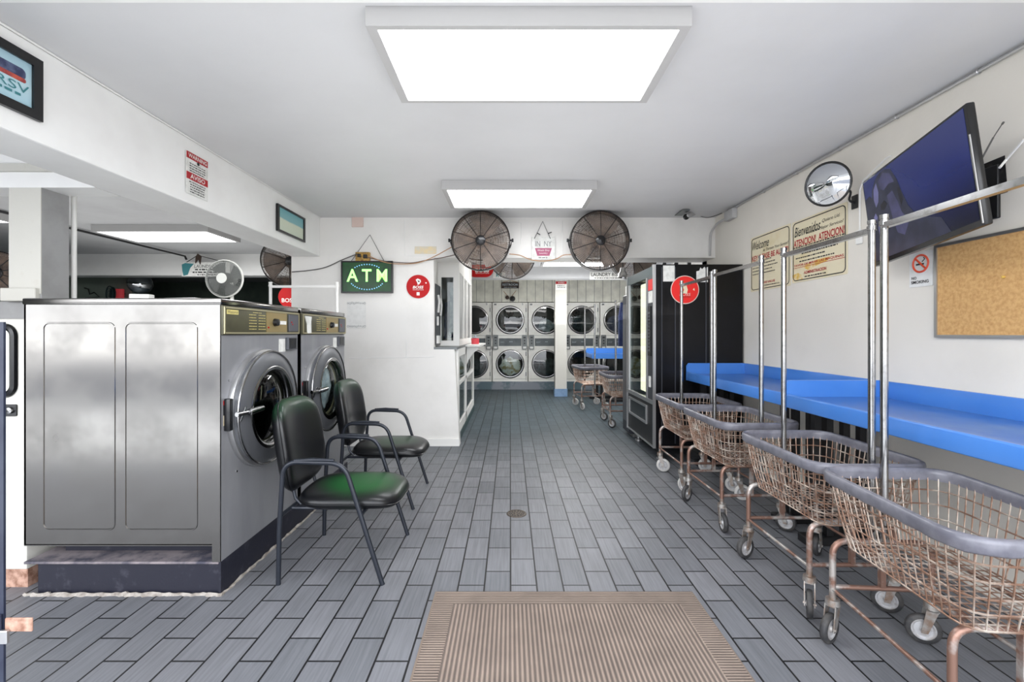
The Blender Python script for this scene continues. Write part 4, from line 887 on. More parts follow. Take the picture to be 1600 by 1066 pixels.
# ------------------------------------------------------------------ dryers
YD = 11.34
dl = ['white stacked dryer beside the office booth, two doors', 'white stacked dryer below the dark wooden sign with bright laundry in its lower door', 'white stacked dryer just left of the white post', 'white stacked dryer just right of the white post', 'white stacked dryer farthest right behind the rack of the back cart']
for n in range(-1, 4):
    x0 = n*0.895-0.4475; x1 = x0+0.893; xc = n*0.895; t = thing('stacked_dryer', dl[n+1], 'dryer', (xc, YD+0.3, 0.2), 0, 'stacked dryers along the back wall')
    fr = frame((xc, YD, 0), '-Y'); hw_ = 0.4455
    O('cabinet', MB().box(x0, x0+0.01, YD, 12.0, 0.2, 2.175).box(x1-0.01, x1, YD, 12.0, 0.2, 2.175).box(x0, x1, YD, 12.0, 2.165, 2.175).box(x0, x1, 11.98, 12.0, 0.2, 2.175), M['whiteenamel'], t, smooth=False)
    for k_, (za, zb, zc, lab) in enumerate(((1.28, 2.175, 1.734, 'upper'), (0.2, 1.08, 0.637, 'lower'))):
        f = MB(fr); f.plate_hole(-hw_, hw_, za, zb, 0, zc, 0.33, 0.0); fp = O('front_panel', f, M['whiteenamel'], t, smooth=False)
        ln = MB(fr)
        for (a, b, c, d) in ((0.395, 0.405, za+0.03, zb-0.04), (-0.40, 0.40, za+0.06, za+0.066)): ln.box(a, b, c, d, 0, 0.003)
        ln.box(0.385, 0.41, zc+0.20, zc+0.30, 0, 0.01).box(0.385, 0.41, zc-0.30, zc-0.20, 0, 0.01); O('panel_seam', ln, M['greybox'], fp, smooth=False)
        d = MB(fr); d.lathe([(0.35, 0.0), (0.348, 0.02), (0.335, 0.028), (0.315, 0.024), (0.312, 0.0)], (0, zc, 0), 'Z', 48)
        dr = O('door', d, M['chrome'], t, angle=50)
        O('glass', MB(fr).lathe([(0.315, 0.012), (0.2, 0.022), (0.08, 0.027), (0.0, 0.028)], (0, zc, 0), 'Z', 40), M['glassd'], dr, angle=80)
        O('gasket', MB(fr).ring((0, zc, 0.003), 0.353, 0.006, 'Z', 40, 6), M['blackp'], dr)
        O('drum', MB(fr).lathe([(0.33, -0.002), (0.33, -0.5), (0.0, -0.52)], (0, zc, 0), 'Z', 40), M['drumdark'], t, angle=50)
    O('control_strip', MB(fr).box(-0.28, 0.28, 1.085, 1.275, -0.02, 0.006), M['strip'], t)
    O('strip_lettering', MB(fr).text('dryer' if False else 'EASY', -0.19, 1.18, 0.1, 0.03, 0.008).dashes(-0.02, 0.06, 1.19, 0.014, 0.008), M['clothwhite'], t)
    for sx in (-0.36, 0.36):
        cb = O('coin_box', MB(fr).rrect(sx-0.062, sx+0.062, 1.0, 1.36, 0.01, 0, 0.04), M['greybox'], t)
        O('coin_slot', MB(fr).box(sx-0.03, sx+0.03, 1.28, 1.31, 0.04, 0.045).disc(sx, 1.22, 0.018, 0.04, 0.05, 12).disc(sx, 1.15, 0.018, 0.04, 0.05, 12), M['blackp'], cb)
        O('coin_label', MB(fr).box(sx-0.04, sx+0.04, 1.02, 1.07, 0.04, 0.045), M['white'], cb)
    O('filler_panel', MB(fr).box(-hw_, hw_, 1.08, 1.28, -0.02, -0.001), M['whiteenamel'], t)
    if n < 1:
        O('number_disc', MB(fr).disc(0.31, 2.13, 0.035, 0, 0.004, 20), M['white'], t)
        O('number_lettering', MB(fr).text('5', 0.31, 2.13, 0.03, 0.045, 0.006), M['blackp'], t)
    O('corner_badge', MB(fr).box(-0.40, -0.34, 2.10, 2.14, 0, 0.004), M['greybox'], t)
def laundry_pile(xc, zc, m, label, r=0.26, h=0.06):
    mb = MB(frame((xc, YD+0.03, zc), '-Y')); n = 16; vs = [(0, -0.05, 0.02)]; fs = []
    for j in range(1, 5):
        for i in range(n):
            a = 2*PI*i/n; rr_ = r*j/4*random.uniform(0.85, 1.1)
            vs.append((rr_*math.cos(a), -0.06+rr_*math.sin(a)*0.85, 0.02-0.05*(j/4)**2+random.uniform(-.02, .02)))
    for i in range(n): fs.append((0, 1+i, 1+(i+1) % n))
    for j in range(3):
        for i in range(n): fs.append((1+j*n+i, 1+(j+1)*n+i, 1+(j+1)*n+(i+1) % n, 1+j*n+(i+1) % n))
    for i in range(n): vs.append((vs[1+3*n+i][0]*0.9, vs[1+3*n+i][1]*0.9, -0.3))
    for i in range(n): fs.append((1+3*n+i, 1+4*n+i, 1+4*n+(i+1) % n, 1+3*n+(i+1) % n))
    mb.add(vs, fs); return top('pile_of_laundry', mb, m, label, 'laundry', 'laundry inside the dryers')
laundry_pile(0.0, 0.637, M['laundry'], 'cream, olive and tan laundry in the lower door below the dark wooden sign', 0.27)
laundry_pile(0.895, 0.637, M['laundryd'], 'dark grey laundry in the lower dryer door left of the post')
laundry_pile(1.79, 1.70, M['laundryd'], 'dark grey laundry in the upper dryer door right of the post')
laundry_pile(0.895, 1.66, M['clothwhite'], 'pale laundry in the upper dryer door left of the post', 0.2)
laundry_pile(-0.895, 0.60, M['laundryd'], 'dark laundry in the lower dryer door beside the booth')
laundry_pile(2.685, 1.70, M['clothblue'], 'dark blue laundry in the upper dryer door at the far right')
struct('baseboard_dryers', MB().box(-2.6, 3.25, YD-0.02, 11.5, 0, 0.2), M['tilebase'], 'slate blue tiled base below the dryers', 'baseboard')
# signs in the dryer room
t, Mx = sign_thing('hanging_sign', 'dark wooden sign on the panelling above the middle dryer', 'sign', W(797, 446, 11.30), '-Y', 0.44, 0.15, M['wood'])
O('lettering', MB(Mx).text('RESTROOM', 0, 0.018, 0.38, 0.055, 0.008, th=0.02).dashes(-0.15, 0.16, -0.05, 0.012, 0.008), M['clothwhite'], t)
O('string', MB(Mx).tube([(-0.19, 0.07, 0), (0, 0.13, 0), (0.19, 0.07, 0)], 0.006, 5), M['cordo'], t)
t = thing('hanging_ornament', 'small dark ornament hung by strings below the wooden sign', 'ornament', W(797, 465, 11.3))
Mx = frame(W(797, 465, 11.30), '-Y')
O('string', MB(Mx).tube([(-0.16, 0.16, 0), (-0.10, 0.08, 0), (-0.05, 0.02, 0)], 0.006, 5), M['cordo'], t)
O('string', MB(Mx).tube([(0.15, 0.17, 0), (0.08, 0.08, 0), (0.04, 0.03, 0)], 0.006, 5), M['cordo'], t)
O('dark_ball', MB(Mx).lathe([(0.0, -0.07), (0.05, -0.05), (0.07, 0.0), (0.05, 0.05), (0.0, 0.07)], (0.06, -0.03, 0.0), 'Z', 16), M['blackm'], t)
O('brown_ball', MB(Mx).lathe([(0.0, -0.05), (0.04, -0.035), (0.05, 0.0), (0.04, 0.035), (0.0, 0.05)], (-0.07, 0.0, 0.0), 'Z', 16), M['wood'], t)
YS = 9.595
t, Mx = sign_thing('hanging_sign', 'white sign lettered LAUNDRY ROOM on the far soffit', 'sign', W(951, 431, YS), '-Y', 0.80, 0.155, M['paper'])
O('lettering', MB(Mx).text('LAUNDRY ROOM', -0.02, 0.025, 0.70, 0.075, 0.008, th=0.015).dashes(-0.3, 0.3, -0.05, 0.016, 0.008), M['blackp'], t)
t, Mx = sign_thing('hanging_sign', 'white sign with teal letters RY beside the red oval sign', 'sign', W(780, 430, YS), '-Y', 0.26, 0.12, M['paper'])
O('lettering', MB(Mx).text('RY', 0.0, 0.0, 0.13, 0.08, 0.008, th=0.03).dashes(0.08, 0.13, -0.03, 0.012, 0.008), M['tealp'], t)
t = thing('round_sign', 'red oval sign behind the left black wall fan', 'sign', W(752, 418, 9.3))
Mx = frame(W(752, 418, 9.3), '-Y')
O('board', MB(Mx).rrect(-0.29, 0.25, -0.20, 0.22, 0.16, 0, 0.01), M['red'], t)
O('lettering', MB(Mx).text('BOSS', 0.02, -0.06, 0.28, 0.08, 0.013, th=0.03).text('REVOLUTION', 0.02, -0.12, 0.27, 0.025, 0.013), M['white'], t)
O('hanger', MB(Mx).tube([(0, 0.21, 0.0), (0, 0.3, -0.02), (0.0, 0.34, -0.3)], 0.005, 5), M['blackm'], t)

# ------------------------------------------------------------------ vending machine
VXf, VY0, VY1 = 1.566, 4.95, 6.08
t = thing('vending_machine', 'tall black vending machine with glass front and aluminium edges', 'vending machine', (2.05, 5.4, 0))
O('cabinet', MB().box(VXf+0.02, XR-0.02, VY0, VY0+0.02, 0.147, 2.15).box(VXf+0.35, XR-0.02, VY0+0.02, 5.88, 0.147, 2.15).box(VXf+0.02, VXf+0.35, 5.86, VY1, 0.147, 2.15).box(VXf+0.02, VXf+0.35, VY0+0.02, VY1, 0.147, 0.66).box(VXf+0.02, VXf+0.35, VY0+0.02, VY1, 2.02, 2.15), M['blackv'], t, smooth=False)
rb = MB()
for px in (1034, 1055, 1103): X = W(px, 0, VY0).x; rb.box(X-0.005, X+0.005, VY0-0.006, VY0, 0.2, 2.12)
O('side_rib', rb, M['greyblack'], t, smooth=False)
fr = frame((VXf+0.02, (VY0+VY1)/2, 0), '-X')        # u = -Y
hw_ = (VY1-VY0)/2
e = MB(fr); e.box(hw_-0.022, hw_, 0.147, 2.15, 0, 0.03).box(-hw_, -hw_+0.022, 0.147, 2.15, 0, 0.03)
O('aluminium_edge', e, M['alu'], t, smooth=False)
O('top_panel', MB(fr).box(-hw_+0.022, hw_-0.022, 2.03, 2.14, 0, 0.02), M['teal'], t)
O('lower_panel', MB(fr).box(-hw_+0.022, hw_-0.022, 0.16, 0.62, 0, 0.014), M['blackm'], t)
O('panel_strip', MB(fr).box(-hw_+0.022, hw_-0.022, 0.62, 0.665, 0, 0.03).box(-hw_+0.022, hw_-0.022, 0.147, 0.165, 0, 0.025), M['alu'], t)
df = MB(fr)
for (a, b, c, d) in ((-hw_+0.10, 0.30, 0.55, 0.575), (-hw_+0.10, 0.30, 0.36, 0.385), (-hw_+0.10, -hw_+0.125, 0.385, 0.55), (0.275, 0.30, 0.385, 0.55)): df.box(a, b, c, d, 0.014, 0.03)
fl = O('delivery_flap', MB(fr).box(-hw_+0.125, 0.275, 0.385, 0.55, 0.010, 0.02), M['black'], t); O('flap_frame', df, M['alu'], fl, smooth=False)
O('glass', MB(fr).box(-hw_+0.022, 0.32, 0.665, 2.03, 0.008, 0.014), M['glassc'], t)
O('light_tube', MB(fr).rbox(-0.10, 0.12, 0.70, 2.0, -0.10, -0.02, 0.02, 2), M['tube'], t)
O('glass_divider', MB(fr).box(0.30, 0.335, 0.665, 2.03, 0.0, 0.03).box(-hw_+0.06, -hw_+0.10, 0.665, 2.03, 0.0, 0.026), M['alu'], t)
cpn = O('coin_column', MB(fr).box(0.335, hw_-0.022, 0.665, 2.03, 0.0, 0.022), M['greyblack'], t)
O('keypad', MB(fr).box(0.39, 0.49, 1.15, 1.70, 0.022, 0.035), M['black'], cpn)
kb = MB(fr)
for i in range(12): kb.box(0.41, 0.47, 1.2+i*0.038, 1.218+i*0.038, 0.035, 0.04)
O('keypad_buttons', kb, M['coin'], cpn)
O('red_decal', MB(fr).box(0.37, 0.53, 1.88, 2.0, 0.022, 0.025), M['redpale'], cpn)
O('white_panel', MB(fr).box(0.37, 0.53, 1.74, 1.87, 0.022, 0.025).box(0.40, 0.46, 0.8, 0.92, 0.022, 0.03), M['paper'], cpn)
shf = MB()
for z in (0.95, 1.2, 1.45, 1.7): shf.box(VXf+0.08, VXf+0.34, 5.30, 5.85, z, z+0.012)
O('shelves', shf, M['greyblack'], t)
for (x, y) in ((1.68, 5.08), (1.68, 5.95), (2.4, 5.08), (2.4, 5.8)): O('foot', MB().lathe([(0.0, 0.0), (0.045, 0.0), (0.045, 0.02), (0.02, 0.03), (0.02, 0.15)], (x, y, 0), 'Z', 14), M['alu'], t)
for xx in (1.66, 1.79, 1.93): O('top_clip', MB().box(xx, xx+0.04, VY0, VY0+0.03, 2.15, 2.17), M['black'], t)
def vpaper(px0, px1, y0, y1, lab, torn=False):
    a = W(px0, y0, VY0); b = W(px1, y1, VY0); Mx = frame(((a.x+b.x)/2, VY0-0.001, (a.z+b.z)/2), '-Y'); w_ = (b.x-a.x)/2; h_ = abs(a.z-b.z)/2
    if torn: pl = [(-w_, -h_), (w_, -h_), (w_, h_), (w_*0.6, h_*0.8), (w_*0.4, h_), (0, h_*0.7), (-w_*0.3, h_*0.9), (-w_*0.5, h_*0.5), (-w_, h_*0.4)]
    else: pl = [(-w_, -h_), (w_, -h_), (w_, h_), (-w_, h_)]
    return top('paper_notice', MB(Mx).prism(pl, 0, 0.002), M['paper'], lab, 'paper')
vpaper(1036, 1054, 415, 440, 'white paper at the top left of the vending machine side')
vpaper(1088, 1106, 417, 441, 'torn white paper right of the round red sticker', True)
t = thing('round_sign', 'bright red round sticker on the side of the vending machine', 'sticker', W(1070, 452, VY0-0.01))
Mx = frame(W(1070, 453, VY0-0.008), '-Y')
O('disc', MB(Mx).disc(0, 0, 0.155, 0, 0.003), M['pinkp'], t); O('red_face', MB(Mx).disc(0, 0, 0.146, 0.003, 0.005), M['redpale'], t)
O('emblem', MB(Mx).disc(-0.04, 0.06, 0.022, 0.005, 0.007, 20).prism([(-0.035, 0.045), (0.015, 0.05), (0.03, 0.0), (0.02, -0.04), (-0.03, -0.04), (-0.01, 0.0)], 0.005, 0.007).prism([(0.085, 0.0), (0.10, 0.02), (0.105, -0.01)], 0.005, 0.007), M['cream'], t)
O('lettering', MB(Mx).text('BOSS', 0, -0.05, 0.12, 0.03, 0.0075, shear=0.2), M['pinkp'], t)
O('small_lettering', MB(Mx).text('REVOLUTION', 0, -0.078, 0.12, 0.012, 0.0075), M['wood'], t)
t = thing('dispenser_cabinet', 'narrow charcoal cabinet just beyond the vending machine', 'cabinet', (2.0, 6.3, 0))
O('body', MB().rbox(1.60, 2.45, 6.10, 6.46, 0.05, 1.93, 0.01, 1), M['greyblack'], t)
O('door_panel', MB().box(1.59, 1.60, 6.14, 6.42, 0.2, 1.8), M['steeldark'], t)
O('foot', MB().box(1.66, 1.72, 6.14, 6.42, 0, 0.05).box(2.3, 2.36, 6.14, 6.42, 0, 0.05), M['alu'], t)
top('white_box', MB().rbox(1.62, 1.75, 6.12, 6.4, 1.93, 2.06, 0.01, 1), M['white'], 'small white box on top of the narrow charcoal cabinet', 'box')

# ------------------------------------------------------------------ blue tables
def blue_table(label, x0, x1, y0, y1, legs=True, zt=0.965):
    t = thing('folding_table', label, 'table', ((x0+x1)/2, (y0+y1)/2, 0), 0, 'blue laundry folding tables')
    zs = 1.078; zr = 0.985; zb = 0.893
    O('tabletop', MB().box(x0+0.02, x1, y0, y1, zt-0.03, zt), M['bluetop'], t, smooth=False)
    O('front_rim', MB().rbox(x0-0.005, x0+0.022, y0, y1-0.03, zb, zr, 0.008, 3), M['blue'], t)
    O('wall_splash', MB().rbox(x1-0.02, x1, y0, y1, zt-0.03, zs, 0.006, 2), M['blue'], t)
    es = MB(frame((0, y1, 0), '-Y'))
    es.prism([(x0, zb), (x1-0.02, zb), (x1-0.02, zs), (x0+0.02, zs), (x0, zs-0.03)], 0.0, 0.022)
    O('end_splash', es, M['blue'], t)
    es = MB(frame((0, y0+0.02, 0), '-Y')); es.prism([(x0, zb), (x1-0.02, zb), (x1-0.02, zr), (x0, zr)], 0.0, 0.022)
    if y0 > 2: O('near_edge', es, M['blue'], t)
    for yl in (y1-0.12, y0+0.2):
        for xl in ((2.02, 2.10, 2.21, 2.32) if legs else (x0+0.2, x1-0.2)):
            O('leg_bar', MB().box(xl, xl+0.045, yl, yl+0.04, 0.05, zb+0.04), M['blackm'], t, smooth=False)
        O('foot', MB().rbox(x0+0.06, x1-0.05, yl-0.03, yl+0.07, 0.0, 0.055, 0.006, 1), M['blackm'], t)
        O('cross_brace', MB().box(x0+0.06, x1-0.05, yl, yl+0.04, zb, zb+0.04), M['blackm'], t)
    return t
blue_table('long blue folding table nearest the camera against the right wall', 1.888, XR-0.003, 1.05, 3.137)
blue_table('farther blue folding table between the near table and the vending machine', 1.905, XR-0.003, 3.165, 4.925)
blue_table('short blue folding table in the dryer room behind the carts', 1.65, 3.2, 9.1, 9.9, False)

# ------------------------------------------------------------------ laundry carts
def rr_pts(hx, hy, r, N):
    per = []; n = 10
    for (cx, cy, a0) in ((hx-r, -hy+r, -PI/2), (hx-r, hy-r, 0), (-hx+r, hy-r, PI/2), (-hx+r, -hy+r, PI)):
        for i in range(n+1):
            a = a0+PI/2*i/n; per.append(Vector((cx+r*math.cos(a), cy+r*math.sin(a), 0)))
    per.append(per[0]); L = [0]
    for i in range(1, len(per)): L.append(L[-1]+(per[i]-per[i-1]).length)
    out = []; j = 0
    for k_ in range(N):
        d = L[-1]*k_/N
        while L[j+1] < d: j += 1
        f = (d-L[j])/max(L[j+1]-L[j], 1e-9); out.append(per[j].lerp(per[j+1], f))
    return out

cart_cache = {}
def cart_meshes():
    if cart_cache: return cart_cache
    N = 64; tops = rr_pts(0.262, 0.362, 0.09, N); bots = rr_pts(0.205, 0.30, 0.06, N); zt, zb = 0.765, 0.475
    b = MB()
    for i in range(N):
        p = tops[i]; q = bots[i]; m_ = p.lerp(q, 0.55)
        b.tube([(p.x, p.y, zt), (m_.x*1.02, m_.y*1.02, zt-(zt-zb)*0.55), (q.x, q.y, zb)], 0.0027, 5, caps=False)
    for f in (0.22, 0.42, 0.62, 0.80, 1.0):
        b.tube([(p.lerp(q, f).x*1.01, p.lerp(q, f).y*1.01, zt-(zt-zb)*f) for p, q in zip(tops, bots)], 0.0035, 5, closed=True)
    for i in range(-6, 7): b.tube([(i*0.031, -0.29, zb), (i*0.031, 0.29, zb)], 0.0027, 5)
    for i in range(-7, 8): b.tube([(-0.20, i*0.039, zb+0.004), (0.20, i*0.039, zb+0.004)], 0.0027, 5)
    cart_cache['basket'] = b.mesh('basket', M['rust'], angle=60)
    ring = rr_pts(0.27, 0.37, 0.095, 72); prof = [(-0.012, 0.742), (0.006, 0.738), (0.013, 0.745), (0.015, 0.775), (0.012, 0.787), (0.0, 0.793), (-0.010, 0.788), (-0.014, 0.77)]
    r = MB(); vs = []; fs = []; k = len(prof)
    for i, p in enumerate(ring):
        tg = (ring[(i+1) % 72]-ring[i-1]).normalized(); nn = Vector((tg.y, -tg.x, 0))
        sc = 0.002*math.sin(i*2.1)
        for (d, z) in prof: vs.append((p.x+nn.x*d, p.y+nn.y*d, z+(sc if z < 0.75 else 0)))
    for i in range(72):
        for j in range(k): fs.append((i*k+j, ((i+1) % 72)*k+j, ((i+1) % 72)*k+(j+1) % k, i*k+(j+1) % k))
    r.add(vs, fs); cart_cache['rim'] = r.mesh('bumper_rim', M['rubber'], angle=60)
    for key, m in (('chrome', M['chrome']), ('white', M['white'])):
        cart_cache['pole_'+key] = MB().tube([(0, 0, 0.40), (0, 0, 1.925)], 0.0155, 14).mesh('pole', m, angle=50)
        cart_cache['cap_'+key] = MB().tube([(0, 0, 1.915), (0, 0, 1.932)], 0.0185, 14).tube([(0.0, 0, 1.885), (0, 0, 1.905)], 0.020, 14).mesh('pole_cap', m, angle=50)
        cart_cache['rail_'+key] = MB().box(-0.013, 0.013, -0.345, 0.345, 1.872, 1.897).mesh('hanging_rail', m, smooth=False)
    a = MB(); xl = 0.212
    a.tube(bend([(-xl, 0, 0.20), (-xl, 0, 0.455), (xl, 0, 0.455), (xl, 0, 0.20)], 0.07), 0.0135, 12)
    a.tube([(-xl, 0, 0.245), (xl, 0, 0.245)], 0.011, 10); a.box(-0.011, 0.011, -0.011, 0.011, 0.25, 0.45)
    cart_cache['arch'] = a.mesh('end_frame', M['rustf'], angle=50)
    a = MB(); a.tube([(0, -0.29, 0.235), (0, 0.29, 0.235)], 0.0085, 10); cart_cache['side'] = a.mesh('side_bar', M['rustf'], angle=50)
    a = MB(); a.tube([(0, -0.29, 0.46), (0, 0.29, 0.46)], 0.0085, 10); cart_cache['bar'] = a.mesh('basket_rail', M['rustf'], angle=50)
    f = MB(); f.tube([(0, 0, 0.185), (0, 0, 0.225)], 0.014, 10); f.lathe([(0.0, 0.192), (0.028, 0.190), (0.030, 0.165), (0.0, 0.160)], n=18)
    for sx in (-1, 1): f.add([(sx*0.024, -0.022, 0.168), (sx*0.024, 0.022, 0.168), (sx*0.024, -0.018, 0.055), (sx*0.024, -0.042, 0.055), (sx*0.019, -0.022, 0.168), (sx*0.019, 0.022, 0.168), (sx*0.019, -0.018, 0.055), (sx*0.019, -0.042, 0.055)], [(0, 1, 2, 3), (7, 6, 5, 4), (0, 4, 5, 1), (1, 5, 6, 2), (2, 6, 7, 3), (3, 7, 4, 0)])
    f.box(-0.024, 0.024, -0.022, 0.022, 0.158, 0.168); f.tube([(-0.028, -0.03, 0.066), (0.028, -0.03, 0.066)], 0.007, 8)
    cart_cache['fork'] = f.mesh('fork', M['galv'], angle=40)
    wy = -0.03
    cart_cache['tyre'] = MB().lathe([(0.046, -0.014), (0.062, -0.013), (0.066, -0.005), (0.066, 0.005), (0.062, 0.013), (0.046, 0.014)], (0, wy, 0.066), 'X', 28).mesh('tyre', M['tyre'], angle=60)
    cart_cache['tyrew'] = MB().lathe([(0.046, -0.014), (0.062, -0.013), (0.066, -0.005), (0.066, 0.005), (0.062, 0.013), (0.046, 0.014)], (0, wy, 0.066), 'X', 28).mesh('tyre', M['tyrew'], angle=60)
    cart_cache['disc'] = MB().lathe([(0.0, -0.015), (0.012, -0.015), (0.016, -0.008), (0.034, -0.006), (0.040, -0.011), (0.047, -0.011), (0.047, 0.011), (0.040, 0.011), (0.034, 0.006), (0.016, 0.008), (0.012, 0.015), (0.0, 0.015)], (0, wy, 0.066), 'X', 28).mesh('wheel_disc', M['hubw'], angle=30)
    return cart_cache

def cart(label, x, y, rot, yaws, whites=(), poles='chrome', yn=-0.22):
    c = cart_meshes(); t = thing('laundry_cart', label, 'laundry cart', (x, y, 0), rot, 'wire laundry carts with hanging racks')
    inst('basket', c['basket'], t); inst('bumper_rim', c['rim'], t)
    for sy in (-0.345, 0.345):
        p = inst('pole', c['pole_'+poles], t, (0, sy, 0)); inst('pole_cap', c['cap_'+poles], p)
    inst('hanging_rail', c['rail_'+poles], t)
    inst('end_frame', c['arch'], t, (0, yn, 0)); inst('end_frame', c['arch'], t, (0, 0.36, 0))
    for sx in (-0.212, 0.212): inst('side_bar', c['side'], t, (sx, 0.07, 0))
    for sx in (-0.15, 0.15): inst('basket_rail', c['bar'], t, (sx, 0.07, 0))
    for i, (sx, sy) in enumerate(((-0.212, yn), (0.212, yn), (-0.212, 0.36), (0.212, 0.36))):
        k_ = inst('caster', c['fork'], t, (sx, sy, 0), yaws[i]); inst('tyre', c['tyrew' if i in whites else 'tyre'], k_); inst('wheel_disc', c['disc'], k_)
    return t
cart('rusty wire laundry cart farthest along the row, against the vending machine', 1.735, 4.26, 0.0, (0.6, 0.9, 1.2, 1.2), (0, 1, 2, 3))
cart('rusty wire laundry cart second from the vending machine', 1.715, 3.46, 0.015, (-0.1, 0.8, -0.9, 1.3), (3,))
cart('rusty wire laundry cart second from the camera, beside the table leg bars', 1.705, 2.49, 0.0, (-0.55, -2.2, -1.15, 2.3), ())
cart('rusty wire laundry cart nearest the camera at the right edge', 1.655, 1.70, -0.075, (-0.5, 1.2, -0.95, -2.0), (), 'chrome', -0.25)
cart('laundry cart in front of the dryers, farthest back in the room', 1.50, 8.58, 0.1, (0.3, 0.9, 0.9, 1.3), (0, 1, 2, 3))
cart('laundry cart just beyond the vending machine in the dryer room', 1.70, 6.98, 0.0, (0.8, 0.9, 0.9, 1.3), ())
cart('white-racked laundry cart standing behind the steel washers', -2.14, 4.72, PI/2, (0, 0, 0, 0), (), 'white')
gm = MB(frame((1.70, 7.0, 1.55), '-Y')); gm.prism([(-0.03, -0.35), (0.16, -0.35), (0.17, 0.0), (0.10, 0.32), (0.0, 0.32), (-0.03, 0.1)], -0.03, 0.03)
top('hanging_garment', gm, M['clothblue'], 'navy garment on the rack of the cart beyond the vending machine', 'garment')

# ------------------------------------------------------------------ chairs
def cushion(outline, t_top, t_bot, Mx=None, pw=5.0, bow=0.0, rings=10, n=56, cup=None):
    mb = MB(Mx); vs = []; fs = []
    def surf(sign, th):
        idx = []
        for j in range(rings+1):
            r = math.sin(PI/2*j/rings) if j < rings else 1.0
            h = th*max(0.0, 1-r**pw)**0.5
            row = []
            for i in range(n):
                a = 2*PI*i/n; ox, oy = outline(a); x, y = ox*r, oy*r
                z = sign*h+bow*(x*x)*(1 if True else 0)
                if cup: z += cup(x, y)
                vs.append((x, y, z)); row.append(len(vs)-1)
            idx.append(row)
        return idx
    A = surf(1, t_top); B = surf(-1, t_bot)
    for S, flip in ((A, False), (B, True)):
        for j in range(rings):
            for i in range(n):
                q = (S[j][i], S[j][(i+1) % n], S[j+1][(i+1) % n], S[j+1][i]); fs.append(q if not flip else q[::-1])
    mb.add(vs, fs)
    return mb
def superell(ax, ay, p, taper=0.0):
    def f(a):
        c, s_ = math.cos(a), math.sin(a); r = (abs(c)**p+abs(s_)**p)**(-1/p); x, y = ax*r*c, ay*r*s_
        return x*(1-taper*(y/ay)), y
    return f
def weld(me):
    bm = bmesh.new(); bm.from_mesh(me); bmesh.ops.remove_doubles(bm, verts=bm.verts, dist=0.0004); bmesh.ops.recalc_face_normals(bm, faces=bm.faces); bm.to_mesh(me); bm.free()
def chair(label, x, y, rot, seat_m, back_m):
    t = thing('armchair', label, 'chair', (x, y, 0), rot, 'black vinyl waiting chairs')   # faces local +X
    # seat: u->local y, v->local x
    Ms = Matrix.Translation((0.045, 0, 0.430))
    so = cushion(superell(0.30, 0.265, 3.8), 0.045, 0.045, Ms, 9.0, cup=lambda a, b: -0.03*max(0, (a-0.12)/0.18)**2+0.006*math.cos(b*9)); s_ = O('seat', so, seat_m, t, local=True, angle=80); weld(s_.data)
    pts = [(0.045+0.300*math.cos(a)*(abs(math.cos(a))**3.8+abs(math.sin(a))**3.8)**(-1/3.8), 0.265*math.sin(a)*(abs(math.cos(a))**3.8+abs(math.sin(a))**3.8)**(-1/3.8), 0.425) for a in [2*PI*i/64 for i in range(64)]]
    pts = [(p[0], p[1], p[2]-0.03*max(0, (p[0]-0.165)/0.18)**2) for p in pts]
    O('seam', MB().tube(pts, 0.0035, 6, closed=True), M['vinyl'], s_, local=True)
    # back: plane local y (u), z (v), normal +X, slight recline
    Mb = Matrix.Translation((-0.285, 0, 0.72)) @ Matrix.Rotation(0.0, 4, 'Z') @ Matrix(((0, 0, 1, 0), (1, 0, 0, 0), (0, 1, 0, 0), (0, 0, 0, 1))) @ Matrix.Rotation(0.13, 4, 'X') @ Matrix.Identity(4)
    Mb = Matrix.Translation((-0.345, 0, 0.725)) @ Matrix.Rotation(-0.15, 4, 'Y') @ Matrix(((0, 0, 1, 0), (1, 0, 0, 0), (0, 1, 0, 0), (0, 0, 0, 1)))
    bo = cushion(superell(0.262, 0.275, 3.6, 0.0), 0.045, 0.055, Mb, 8.0, bow=0.8)
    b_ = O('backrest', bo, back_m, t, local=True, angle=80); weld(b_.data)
    pts = []
    fo = superell(0.263, 0.276, 3.6, 0.0)
    for i in range(64):
        u, v = fo(2*PI*i/64); pts.append(Mb @ Vector((u, v, 0.8*u*u)))
    O('seam', MB().tube(pts, 0.0035, 6, closed=True), M['vinyl'], b_, local=True)
    for sy in (-1, 1):
        y_ = sy*0.312
        pl = bend([(-0.29, y_, 0.0), (-0.285, y_, 0.30), (-0.262, y_, 0.685), (0.075, y_*0.99, 0.675), (0.29, y_, 0.0)], 0.085, 8)
        fo_ = O('side_frame', MB().tube(pl, 0.0135, 12, flat=0.85), M['gunmetal'], t, local=True, angle=60)
        O('armrest_pad', MB().tube([(-0.20, y_, 0.692), (-0.10, y_, 0.6955), (0.02, y_*0.995, 0.692)], [0.008, 0.012, 0.008], 10), M['gunmetal'], fo_, local=True, angle=60)
    cr = MB(); cr.tube([(-0.276, -0.31, 0.385), (-0.276, 0.31, 0.385)], 0.011, 10); cr.tube([(0.168, -0.31, 0.385), (0.168, 0.31, 0.385)], 0.011, 10)
    cr.tube([(-0.276, -0.2, 0.385), (0.168, -0.2, 0.385)], 0.010, 8); cr.tube([(-0.276, 0.2, 0.385), (0.168, 0.2, 0.385)], 0.010, 8)
    O('seat_support', cr, M['gunmetal'], t, local=True)
    for sy in (-0.14, 0.14): O('back_support', MB().tube([(-0.24, sy, 0.385), (-0.275, sy, 0.42), (-0.32, sy, 0.60)], 0.010, 8), M['gunmetal'], t, local=True)
    return t
chair('black armchair nearest the camera with a green sheen painted on its seat', -1.0, 2.845, 0.0, M['seat1'], M['back1'])
chair('farther black armchair beside the second washer door', -1.06, 3.93, 0.0, M['seat2'], M['back1'])

